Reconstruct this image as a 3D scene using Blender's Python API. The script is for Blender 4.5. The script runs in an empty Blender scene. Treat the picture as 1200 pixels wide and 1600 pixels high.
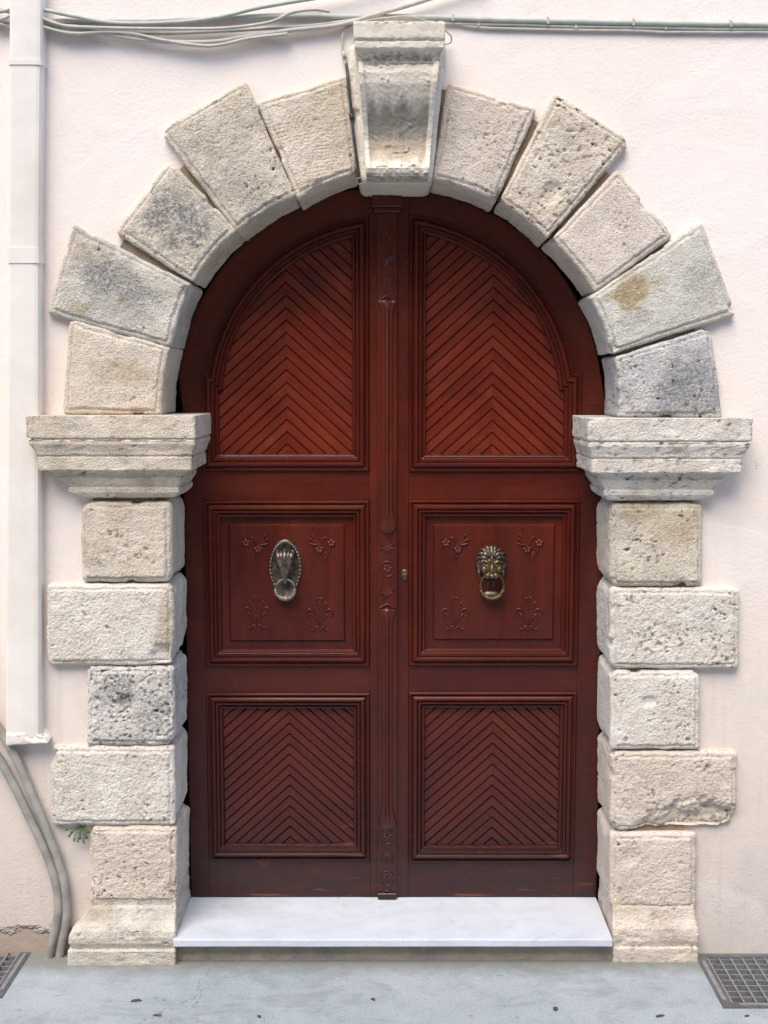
import bpy, math, random
import numpy as np
from math import radians, sin, cos, pi
random.seed(7)
S = bpy.context.scene
COL = S.collection

# ------------------------------------------------------------------ camera
F = 1900.0; CX = 610.0; CY = 800.0          # focal length and principal point in photo pixels (1200x1600)
TH = math.atan(200.0 / F)                   # camera tilted slightly down
D = 3.95                                    # camera to wall plane (Y=0)
_ray = lambda py: (F * cos(TH) - (py - CY) * sin(TH), -F * sin(TH) - (py - CY) * cos(TH))
_y, _z = _ray(1489); H = -_z / _y * D       # eye height so that the wall foot sits at photo row 1489
cam = bpy.data.cameras.new('camera'); camo = bpy.data.objects.new('camera', cam); COL.objects.link(camo)
camo.location = (0, -D, H); camo.rotation_euler = (radians(90) - TH, 0, 0)
cam.sensor_fit = 'VERTICAL'; cam.sensor_height = 24; cam.lens = F / 1600 * 24
cam.shift_x = -(CX - 600) / 1600; cam.clip_start = .05; cam.clip_end = 300
S.camera = camo

# ------------------------------------------------------------------ light
SUN_EL, SUN_AZ = 57, 200                     # degrees; azimuth measured so that the light comes over the street
w = bpy.data.worlds.new('World'); S.world = w; w.use_nodes = True
nt = w.node_tree; bg = nt.nodes['Background']
sky = nt.nodes.new('ShaderNodeTexSky'); sky.sky_type = 'NISHITA'; sky.sun_disc = False
sky.sun_elevation = radians(SUN_EL); sky.sun_rotation = radians(SUN_AZ)
sky.dust_density = 1.5; sky.air_density = 1.0; sky.ozone_density = 1.0
nt.links.new(sky.outputs[0], bg.inputs[0]); bg.inputs[1].default_value = 0.13
sl = bpy.data.lights.new('sun', 'SUN'); sl.energy = 1.5; sl.angle = radians(40); sl.color = (1, .90, .76)
so = bpy.data.objects.new('sun', sl); COL.objects.link(so)
so.rotation_euler = (radians(90 - SUN_EL), 0, radians(180 - SUN_AZ + 180) - pi + radians(0))
S.view_settings.view_transform = 'Standard'; S.view_settings.look = 'None'
S.view_settings.exposure = 1.2; S.view_settings.gamma = 1

# ------------------------------------------------------------------ helpers
def W(px, py, Y):
    """world point on the plane Y seen at photo pixel px,py"""
    dy, dz = _ray(py); t = (D + Y) / dy
    return ((px - CX) * t, Y, H + dz * t)
def XZ(px, py, Y):
    a = W(px, py, Y); return (a[0], a[2])
def zz(py, Y): return XZ(610, py, Y)[1]
def G(px, py, Z=0.0):
    dy, dz = _ray(py); t = (Z - H) / dz
    return ((px - CX) * t, -D + dy * t, Z)
def PX(Y): return (D + Y) * cos(TH) / F      # metres per pixel near the horizon on plane Y

def _hash(ix, iy, iz, seed):
    h = (ix * np.uint32(374761393) + iy * np.uint32(668265263) + iz * np.uint32(2246822519) + np.uint32(seed * 3266489917 % 4294967296))
    h = (h ^ (h >> np.uint32(13))) * np.uint32(1274126177)
    h = (h ^ (h >> np.uint32(16))) * np.uint32(2654435761)
    h ^= h >> np.uint32(15)
    return h.astype(np.float64) / 4294967295.0 * 2 - 1
def vn(P, scale, seed=0):
    """smooth gradient noise, about -1..1"""
    Q = np.asarray(P, float) * scale + 1000.0
    I = np.floor(Q); r = Q - I; f = r * r * r * (r * (r * 6 - 15) + 10); I = I.astype(np.int64).astype(np.uint32)
    out = 0
    with np.errstate(over='ignore'):
        for dx in (0, 1):
            for dy in (0, 1):
                for dz in (0, 1):
                    wgt = (f[:, 0] if dx else 1 - f[:, 0]) * (f[:, 1] if dy else 1 - f[:, 1]) * (f[:, 2] if dz else 1 - f[:, 2])
                    a = [_hash(I[:, 0] + np.uint32(dx), I[:, 1] + np.uint32(dy), I[:, 2] + np.uint32(dz), seed * 3 + c + 1) for c in range(3)]
                    out = out + wgt * (a[0] * (r[:, 0] - dx) + a[1] * (r[:, 1] - dy) + a[2] * (r[:, 2] - dz))
    return np.clip(out * 1.75, -1, 1)
def fbm(P, scale, seed=0, octs=3, gain=.5):
    o = 0; a = 1; n = 0
    for k in range(octs):
        o = o + a * vn(P, scale * 2.03 ** k, seed + k * 17); n += a; a *= gain
    return o / n
def sstep(a, b, x):
    t = np.clip((x - a) / (b - a), 0, 1); return t * t * (3 - 2 * t)

ROOT = {}
def thing(name, label, cat, loc=(0, 0, 0), group=None, kind=None):
    o = bpy.data.objects.new(name, None); COL.objects.link(o); o.location = loc; o.empty_display_size = .1
    tag(o, label, cat, group, kind); ROOT[o] = np.array(loc, float); return o
def tag(o, label=None, cat=None, group=None, kind=None):
    if label: o['label'] = label
    if cat: o['category'] = cat
    if group: o['group'] = group
    if kind: o['kind'] = kind
def mk(name, verts, faces, mat, parent=None, smooth=False, label=None, attrs=None, origin=None):
    verts = np.asarray(verts, float).reshape(-1, 3)
    base = ROOT[parent] if parent is not None else np.zeros(3)
    if parent is None and origin is not None: base = np.array(origin, float)
    me = bpy.data.meshes.new(name)
    me.from_pydata((verts - base).tolist(), [], [list(map(int, f)) for f in faces]); me.update()
    if smooth: me.polygons.foreach_set('use_smooth', [True] * len(me.polygons))
    if attrs:
        for k, v in attrs.items():
            v = np.asarray(v, float)
            a = me.attributes.new(k, 'FLOAT' if v.ndim == 1 else 'FLOAT_VECTOR', 'POINT')
            a.data.foreach_set('value' if v.ndim == 1 else 'vector', v.ravel())
    me.materials.append(mat)
    o = bpy.data.objects.new(name, me); COL.objects.link(o)
    if parent is not None: o.parent = parent
    elif origin is not None: o.location = origin
    ROOT[o] = base
    if label: o['label'] = label
    return o
class MB:
    """collects pieces of ONE mesh"""
    def __init__(s): s.v = []; s.f = []; s.n = 0; s.g = []
    def add(s, v, f, grain=None):
        v = np.asarray(v, float).reshape(-1, 3)
        s.v.append(v); s.f += [[i + s.n for i in q] for q in f]; s.n += len(v)
        s.g.append(np.asarray(grain, float).reshape(-1, 3) if grain is not None else v.copy()); return s
    def box(s, x0, x1, y0, y1, z0, z1, bev=0.0, d='z'):
        if bev <= 0:
            v = [(x, y, z) for x in (x0, x1) for y in (y0, y1) for z in (z0, z1)]
            f = [(0, 1, 3, 2), (4, 6, 7, 5), (0, 4, 5, 1), (2, 3, 7, 6), (0, 2, 6, 4), (1, 5, 7, 3)]
        else:                                # front (y0) edges bevelled
            b = bev
            v = [(x0 + b, y0, z0 + b), (x1 - b, y0, z0 + b), (x1 - b, y0, z1 - b), (x0 + b, y0, z1 - b),
                 (x0, y0 + b, z0), (x1, y0 + b, z0), (x1, y0 + b, z1), (x0, y0 + b, z1),
                 (x0, y1, z0), (x1, y1, z0), (x1, y1, z1), (x0, y1, z1)]
            f = [(0, 1, 2, 3)] + [(i, i + 4, (i + 1) % 4 + 4, (i + 1) % 4) for i in range(4)] + \
                [(i + 4, i + 8, (i + 1) % 4 + 8, (i + 1) % 4 + 4) for i in range(4)] + [(11, 10, 9, 8)]
        v = np.array(v, float)
        return s.add(v, f, grainc(v, d))
    def build(s, name, mat, parent=None, smooth=False, label=None, origin=None):
        return mk(name, np.concatenate(s.v), s.f, mat, parent, smooth, label, {'grain': np.concatenate(s.g)}, origin)
def grainc(v, d='z', sd=None):
    """texture coordinates whose x runs along the wood"""
    v = np.asarray(v, float); sd = random.random() * 50 if sd is None else sd
    if d == 'z': g = np.stack([v[:, 2], v[:, 0], v[:, 1] + sd], 1)
    else: g = np.stack([v[:, 0], v[:, 2], v[:, 1] + sd], 1)
    return g
def grid_faces(n, m, wrap=False):
    f = []
    for i in range(n - 1):
        for j in range(m if wrap else m - 1):
            k = (j + 1) % m
            f.append((i * m + j, i * m + k, (i + 1) * m + k, (i + 1) * m + j))
    return f
def catmull(pts, n=8):
    P = [np.array(p, float) for p in pts]; P = [2 * P[0] - P[1]] + P + [2 * P[-1] - P[-2]]; out = []
    for i in range(1, len(P) - 2):
        for k in range(n):
            t = k / n; a, b, c, d = P[i - 1:i + 3]
            out.append(.5 * ((2 * b) + (-a + c) * t + (2 * a - 5 * b + 4 * c - d) * t * t + (-a + 3 * b - 3 * c + d) * t ** 3))
    out.append(P[-2]); return np.array(out)
def tube(pts, r, seg=8, cap=True, closed=False):
    P = np.array(pts, float); n = len(P); r = np.full(n, r) if np.isscalar(r) else np.array(r, float)
    T = np.gradient(P, axis=0)
    if closed: T = np.roll(P, -1, 0) - np.roll(P, 1, 0)
    T /= np.linalg.norm(T, axis=1)[:, None] + 1e-12
    ref = np.array([0, -1, 0.01]); V = []
    up = ref - T[0] * ref.dot(T[0]); up /= np.linalg.norm(up)
    for i in range(n):
        up = up - T[i] * up.dot(T[i]); up /= np.linalg.norm(up); sd = np.cross(T[i], up)
        for k in range(seg):
            a = 2 * pi * k / seg; V.append(P[i] + r[i] * (cos(a) * up + sin(a) * sd))
    f = grid_faces(n, seg, True)
    if closed: f += [((n - 1) * seg + j, (n - 1) * seg + (j + 1) % seg, (j + 1) % seg, j) for j in range(seg)]
    elif cap: f += [list(range(seg))[::-1], list(range((n - 1) * seg, n * seg))]
    return np.array(V), f
def ell(c, r, nu=10, nv=7, rot=0.0):
    """ellipsoid; rot turns it in the XZ plane"""
    V = []
    for i in range(nv + 1):
        a = pi * i / nv
        for j in range(nu):
            b = 2 * pi * j / nu
            x, y, z = r[0] * sin(a) * cos(b), r[1] * sin(a) * sin(b), r[2] * cos(a)
            V.append((c[0] + x * cos(rot) - z * sin(rot), c[1] + y, c[2] + x * sin(rot) + z * cos(rot)))
    return V, grid_faces(nv + 1, nu, True)

# ------------------------------------------------------------------ materials
class NB:
    def __init__(s, name):
        s.m = bpy.data.materials.new(name); s.m.use_nodes = True; s.t = s.m.node_tree; s.N = s.t.nodes; s.L = s.t.links
        s.p = s.N['Principled BSDF']; s.tc = s.N.new('ShaderNodeTexCoord'); s.co = s.tc.outputs['Object']
    def node(s, ty, ins=None, **kw):
        n = s.N.new(ty)
        for k, v in kw.items(): setattr(n, k, v)
        for k, v in (ins or {}).items(): s.set(n.inputs[k], v)
        return n
    def set(s, sock, v):
        if hasattr(v, 'is_output') or isinstance(v, bpy.types.NodeSocket): s.L.new(v, sock)
        else: sock.default_value = v
    def noise(s, scale, detail=4, rough=.55, co=None, dist=0.0):
        return s.node('ShaderNodeTexNoise', {'Vector': co or s.co, 'Scale': scale, 'Detail': detail, 'Roughness': rough, 'Distortion': dist}).outputs['Fac']
    def voro(s, scale, co=None, feature='F1', rnd=1.0):
        return s.node('ShaderNodeTexVoronoi', {'Vector': co or s.co, 'Scale': scale, 'Randomness': rnd}, feature=feature).outputs['Distance']
    def ramp(s, fac, a, b, lo=0.0, hi=1.0):
        return s.node('ShaderNodeMapRange', {'Value': fac, 'From Min': a, 'From Max': b, 'To Min': lo, 'To Max': hi}).outputs[0]
    def mix(s, fac, a, b, mode='MIX'):
        n = s.node('ShaderNodeMix', data_type='RGBA', blend_type=mode)
        s.set(n.inputs['Factor'], fac)
        for k, v in ((6, a), (7, b)): s.set(n.inputs[k], v if not isinstance(v, tuple) else (*v, 1)[:4])
        return n.outputs[2]
    def math(s, op, a, b=0.0):
        n = s.node('ShaderNodeMath', operation=op); s.set(n.inputs[0], a); s.set(n.inputs[1], b); return n.outputs[0]
    def mapv(s, scale=(1, 1, 1), co=None, loc=(0, 0, 0)):
        n = s.node('ShaderNodeMapping', {'Vector': co or s.co, 'Scale': scale, 'Location': loc}); return n.outputs[0]
    def attr(s, name): return s.node('ShaderNodeAttribute', attribute_name=name)
    def xyz(s, co=None):
        return s.node('ShaderNodeSeparateXYZ', {0: co or s.co}).outputs
    def bump(s, h, strength=.5, dist=.003, prev=None):
        n = s.node('ShaderNodeBump', {'Strength': strength, 'Distance': dist, 'Height': h})
        if prev is not None: s.L.new(prev, n.inputs['Normal'])
        return n.outputs[0]
    def out(s, col, rough=.8, normal=None, metal=0.0, spec=None):
        for k, v in (('Base Color', col), ('Roughness', rough), ('Metallic', metal)):
            s.set(s.p.inputs[k], (*v, 1) if isinstance(v, tuple) and len(v) == 3 else v)
        if spec is not None: s.set(s.p.inputs['Specular IOR Level'], spec)
        if normal is not None: s.L.new(normal, s.p.inputs['Normal'])
        return s.m

def m_stone(name, base, tint, grey=.35, greyc=(.25, .24, .22), ochre=.25, seed=0.0, speck=.5):
    """weathered limestone: cream ground, tan and grey lichen patches, dark pits"""
    b = NB(name); co = b.mapv(loc=(seed, seed * 1.7, -seed))
    c = b.mix(b.ramp(b.noise(9, 5, .6, co), .35, .68), base, tint)
    c = b.mix(b.math('MULTIPLY', b.ramp(b.noise(5.5, 3, .6, b.mapv(loc=(seed + 9, 3, 1))), .52, .68), ochre), c, (.42, .31, .17))
    c = b.mix(b.math('MULTIPLY', b.ramp(b.noise(6.5, 6, .68, b.mapv(loc=(seed + 4, 7, seed))), .46, .66), grey), c, greyc)
    sp = b.math('MULTIPLY', b.ramp(b.noise(210, 3, .7, co), .50, .64), b.ramp(b.noise(14, 4, .65, co), .38, .62))
    c = b.mix(b.math('MULTIPLY', sp, speck), c, (.13, .115, .095))
    c = b.mix(b.math('MULTIPLY', b.attr('ochre').outputs['Fac'], b.ramp(b.noise(70, 4, .7, co), .25, .6, .45, 1)), c, (.36, .255, .12))
    c = b.mix(b.math('MULTIPLY', b.attr('grey').outputs['Fac'], b.ramp(b.noise(95, 4, .75, co), .40, .58, .12, 1)), c, (.17, .172, .178))
    pin = b.math('MULTIPLY', b.ramp(b.voro(95, b.mapv(loc=(seed, 8, 3))), .22, .12), b.ramp(b.noise(22, 4, .7, co), .42, .6))
    c = b.mix(b.math('MULTIPLY', pin, .75), c, (.10, .085, .065))
    wh = b.ramp(b.noise(120, 3, .6, b.mapv(loc=(seed + 2, 0, 5))), .58, .72)
    c = b.mix(b.math('MULTIPLY', wh, .45), c, (.74, .70, .65))
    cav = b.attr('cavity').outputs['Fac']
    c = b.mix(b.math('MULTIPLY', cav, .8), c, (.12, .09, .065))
    h = b.math('ADD', b.math('MULTIPLY', b.noise(230, 2, .7, co), .7), b.math('MULTIPLY', b.voro(170, co), .5))
    pits = b.ramp(b.voro(130, b.mapv(loc=(seed, 1, 2))), .0, .35)
    n = b.bump(h, .7, .0055); n = b.bump(pits, .45, .003, n)
    return b.out(c, .93, n, spec=.2)

def m_wood(name, dark=1.0, wear=0.0):
    """varnished mahogany; 'grain' runs along each board, 'tone' differs from board to board"""
    b = NB(name); g = b.attr('grain').outputs['Vector']
    co = b.mapv((3.2, 46, 46), g)
    f = b.noise(1.0, 5, .6, co, .5); f2 = b.noise(1.0, 3, .55, b.mapv((1.3, 9, 1), g))
    c = b.mix(b.ramp(f, .30, .72), (.064 * dark, .0074 * dark, .0042 * dark), (.108 * dark, .0138 * dark, .0062 * dark))
    c = b.mix(b.ramp(f2, .42, .75, 0, .6), c, (.155 * dark, .0270 * dark, .0090 * dark))
    c = b.mix(b.ramp(b.noise(4.0, 4, .6), .48, .72, 0, .55), c, (.040, .0075, .0060))
    # door darkens downwards: weathering plus dimmer light painted in; blackened streaks at the foot
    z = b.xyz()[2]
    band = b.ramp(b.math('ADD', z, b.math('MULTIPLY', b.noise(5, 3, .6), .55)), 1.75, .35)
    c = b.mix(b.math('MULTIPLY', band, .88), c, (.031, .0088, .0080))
    low = b.math('MULTIPLY', b.ramp(z, .30, .05), b.ramp(b.noise(1, 4, .6, b.mapv((5, 5, 42))), .46, .60))
    c = b.mix(b.math('MULTIPLY', low, .8), c, (.018, .010, .011))
    sc = b.math('MULTIPLY', b.ramp(z, .32, .08), b.ramp(b.noise(1, 3, .5, b.mapv((7, 7, 60), loc=(3, 1, 8))), .63, .70))
    c = b.mix(b.math('MULTIPLY', sc, .6), c, (.21, .06, .03))
    sp = b.ramp(b.voro(16, feature='F1'), .035, .02)
    c = b.mix(b.math('MULTIPLY', b.math('MULTIPLY', sp, b.ramp(b.noise(3, 2), .52, .6)), .5), c, (.35, .27, .24))
    n = b.bump(f, .25, .0012)
    n = b.bump(b.noise(60, 3), .12, .001, n)
    return b.out(c, b.ramp(b.noise(7, 4, .6), .3, .7, .20, .36), n, spec=.42)

CREAM = (.74, .66, .555); TAN = (.65, .55, .435); WHITE = (.79, .74, .675); ROSY = (.74, .64, .56)
ST = {
 'cream': m_stone('limestone_cream', CREAM, TAN, .25, (.34, .32, .29), .35, 1.0),
 'tan': m_stone('limestone_tan', (.71, .64, .535), (.64, .55, .43), .42, (.32, .30, .27), .28, 4.0, .75),
 'grey': m_stone('limestone_grey', (.68, .63, .55), (.58, .53, .45), .62, (.34, .33, .315), .30, 7.0, .6),
 'ochre': m_stone('limestone_ochre', (.68, .65, .58), (.60, .57, .50), .35, (.36, .35, .31), .25, 33.0, .5),
 'slate': m_stone('limestone_lichen', (.63, .60, .56), (.47, .47, .48), .75, (.25, .27, .30), .10, 23.0, .8),
 'white': m_stone('limestone_white', WHITE, (.70, .63, .55), .20, (.38, .35, .32), .25, 11.0, .55),
 'whitegrey': m_stone('limestone_pocked', (.74, .71, .67), (.66, .62, .57), .45, (.31, .30, .29), .10, 15.0, .9),
 'rosy': m_stone('limestone_rosy', ROSY, (.66, .57, .48), .22, (.36, .32, .28), .15, 19.0),
}
def m_plaster():
    b = NB('pink_plaster'); x, y, z = b.xyz()
    c = b.mix(b.ramp(b.noise(1.1, 4, .55), .35, .7), (.835, .735, .672), (.86, .782, .732))
    c = b.mix(b.ramp(b.noise(3.1, 5, .6), .55, .75, 0, .4), c, (.765, .695, .65))
    # rain splash grime and streaks near the foot of the wall
    dz = b.math('ADD', z, b.math('MULTIPLY', b.noise(2.5, 4, .6), .6))
    c = b.mix(b.ramp(dz, 1.9, .2, 0, .80), c, (.53, .455, .415))
    damp = b.math('MULTIPLY', b.ramp(b.noise(3.3, 6, .68, b.mapv(loc=(5, 2, 9))), .47, .63), b.ramp(z, .95, .1))
    c = b.mix(b.math('MULTIPLY', damp, .5), c, (.47, .455, .44))
    patch = b.ramp(b.noise(1.7, 2, .45, b.mapv(loc=(2, 0, 6)), .8), .52, .55)
    c = b.mix(b.math('MULTIPLY', patch, .22), c, (.88, .82, .79))
    st = b.math('MULTIPLY', b.ramp(b.noise(1, 4, .6, b.mapv((24, 24, 1.6))), .54, .72), b.ramp(z, 1.7, .3))
    c = b.mix(b.math('MULTIPLY', st, .42), c, (.47, .43, .41))
    spk = b.math('MULTIPLY', b.ramp(b.noise(1, 4, .7, b.mapv((75, 75, 30))), .60, .70), b.math('MULTIPLY', b.ramp(z, 1.15, .2), b.ramp(b.noise(3, 3, .6), .42, .60)))
    c = b.mix(b.math('MULTIPLY', spk, .65), c, (.33, .30, .28))
    hc = b.node('ShaderNodeTexVoronoi', {'Vector': b.node('ShaderNodeVectorMath', {0: b.co, 1: b.node('ShaderNodeTexNoise', {'Vector': b.co, 'Scale': 5, 'Detail': 5}).outputs['Color']}, operation='ADD').outputs[0], 'Scale': 1.3}, feature='DISTANCE_TO_EDGE').outputs['Distance']
    hcm = b.math('MULTIPLY', b.ramp(hc, .0030, .0010), b.ramp(b.noise(1.6, 3, .6, b.mapv(loc=(1, 3, 8))), .50, .58))
    c = b.mix(b.math('MULTIPLY', hcm, .45), c, (.42, .37, .33))
    # bare brown render where the coat has fallen at the bottom on the left of the arch
    fl = b.math('MULTIPLY', b.ramp(b.math('ADD', z, b.math('MULTIPLY', b.noise(16, 4, .65), .10)), .145, .125), b.ramp(x, -1.02, -1.07))
    c = b.mix(b.math('MULTIPLY', fl, .8), c, (.36, .28, .22))
    n = b.bump(b.noise(95, 4, .6), b.ramp(b.noise(2.2, 3), .35, .65, .22, .55), .0045); n = b.bump(b.noise(9, 3, .5, None, .6), .25, .012, n); n = b.bump(patch, .25, .003, n); n = b.bump(fl, .9, -.012, n)
    return b.out(c, .9, n, spec=.2)
def m_simple(name, a, c2, scale, rough=.6, bs=0.2, bd=.002, metal=0.0, spec=.4, lo=.4, hi=.65):
    b = NB(name); c = b.mix(b.ramp(b.noise(scale, 5, .6), lo, hi), a, c2)
    return b.out(c, rough, b.bump(b.noise(scale * 3, 4, .6), bs, bd), metal, spec)
M = {}
M['plaster'] = m_plaster()
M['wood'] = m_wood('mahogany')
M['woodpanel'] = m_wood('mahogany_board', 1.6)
M['duct'] = m_simple('white_painted_metal', (.80, .745, .69), (.73, .67, .61), 5, .5, .3, .003)
M['cable'] = m_simple('pale_cable_sheath', (.50, .475, .42), (.40, .385, .345), 30, .55)
M['cablegreen'] = m_simple('greenish_cable_sheath', (.47, .49, .44), (.38, .40, .36), 30, .55)
M['black'] = m_simple('black_cable_sheath', (.03, .032, .032), (.06, .065, .065), 40, .5)
M['conduit'] = m_simple('dusty_grey_conduit', (.37, .35, .315), (.25, .235, .205), 18, .6, .2)
M['iron'] = m_simple('dirty_cast_iron', (.11, .105, .12), (.17, .165, .175), 22, .6, .4, .002, .3)
M['ironworn'] = m_simple('worn_bright_iron', (.30, .31, .32), (.22, .225, .235), 40, .45, .3, .001, .4)
M['pit'] = m_simple('damp_dirt', (.10, .10, .11), (.16, .15, .155), 30, .95, .6, .01)
M['concrete'] = m_simple('rough_concrete', (.40, .36, .31), (.30, .27, .24), 12, .95, .7, .006)
M['mortar'] = m_simple('brown_mortar', (.33, .25, .17), (.22, .17, .12), 25, .95, .7, .006)
M['void'] = m_simple('dark_timber', (.03, .012, .010), (.05, .02, .015), 9, .7)
M['bronze'] = m_simple('tarnished_bronze', (.070, .056, .046), (.24, .20, .165), 55, .45, .3, .001, .75)
M['bronzeworn'] = m_simple('rubbed_bronze', (.17, .15, .125), (.36, .32, .26), 70, .40, .3, .001, .7)
M['brass'] = m_simple('worn_brass', (.10, .074, .038), (.24, .18, .09), 60, .42, .3, .001, .85)
M['hole'] = m_simple('black_hole', (.01, .01, .01), (.015, .012, .01), 9, .8)
M['gum'] = m_simple('dark_gum', (.045, .045, .055), (.07, .07, .08), 60, .8)
M['fern'] = m_simple('fern_green', (.05, .085, .018), (.085, .12, .03), 60, .6)
M['facade'] = m_simple('facing_plaster', (.27, .225, .18), (.23, .19, .155), 1.0, .9)
def m_marble():
    b = NB('white_marble')
    v = b.ramp(b.noise(2.4, 7, .62, b.mapv((1, 1.8, 1)), 1.4), .40, .66)
    c = b.mix(v, (.62, .655, .73), (.545, .58, .655))
    c = b.mix(b.ramp(b.noise(26, 5, .7), .60, .72, 0, .35), c, (.32, .30, .31))
    vein = b.ramp(b.math('ABSOLUTE', b.math('SUBTRACT', b.noise(1.6, 6, .6, b.mapv((1, 2.2, 1), loc=(3, 1, 0)), 1.8), .5)), .018, .0)
    c = b.mix(b.math('MULTIPLY', vein, .2), c, (.34, .36, .40))
    x, y, z = b.xyz()
    dirt = b.math('MULTIPLY', b.ramp(b.noise(13, 6, .7), .46, .66), b.ramp(b.noise(3.5, 3, .6), .40, .60))
    c = b.mix(b.math('MULTIPLY', dirt, .2), c, (.33, .32, .31))
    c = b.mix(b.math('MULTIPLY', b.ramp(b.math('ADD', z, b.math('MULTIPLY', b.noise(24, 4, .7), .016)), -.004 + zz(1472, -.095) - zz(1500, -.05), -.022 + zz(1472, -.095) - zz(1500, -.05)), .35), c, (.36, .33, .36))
    return b.out(c, b.ramp(b.noise(8, 3), .3, .7, .35, .55), b.bump(b.noise(40, 4), .15, .0015), spec=.4)
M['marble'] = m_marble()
def m_ground():
    b = NB('pavement')
    c = b.mix(b.ramp(b.noise(2.2, 5, .6), .35, .68), (.315, .358, .392), (.385, .428, .462))
    c = b.mix(b.ramp(b.noise(11, 5, .65), .5, .72, 0, .4), c, (.245, .27, .29))
    c = b.mix(b.ramp(b.noise(170, 3, .7), .50, .68, 0, .55), c, (.15, .165, .18))
    c = b.mix(b.ramp(b.noise(150, 3, .7, b.mapv(loc=(4, 2, 1))), .58, .70, 0, .6), c, (.50, .51, .52))
    c = b.mix(b.ramp(b.noise(4.5, 6, .7, b.mapv((1, 1.6, 1), loc=(7, 1, 3)), .5), .50, .64, 0, .55), c, (.215, .238, .255))
    c = b.mix(b.ramp(b.noise(30, 4, .7, b.mapv(loc=(1, 5, 3))), .62, .70, 0, .6), c, (.17, .175, .185))
    ck = b.node('ShaderNodeTexVoronoi', {'Vector': b.node('ShaderNodeVectorMath', {0: b.co, 1: b.node('ShaderNodeTexNoise', {'Vector': b.co, 'Scale': 6, 'Detail': 4}).outputs['Color']}, operation='ADD').outputs[0], 'Scale': .9}, feature='DISTANCE_TO_EDGE').outputs['Distance']
    ckm = b.math('MULTIPLY', b.ramp(ck, .0042, .0012), b.ramp(b.noise(2.1, 3, .6, b.mapv(loc=(8, 8, 8))), .42, .55))
    c = b.mix(b.math('MULTIPLY', ckm, .6), c, (.09, .09, .095))
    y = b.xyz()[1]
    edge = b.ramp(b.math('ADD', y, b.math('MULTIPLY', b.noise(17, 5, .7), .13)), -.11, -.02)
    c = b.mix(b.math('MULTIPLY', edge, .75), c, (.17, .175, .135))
    n = b.bump(b.noise(140, 4, .7), .55, .004); n = b.bump(b.noise(9, 3), .3, .012, n)
    return b.out(c, .9, n, spec=.25)
M['ground'] = m_ground()

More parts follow.
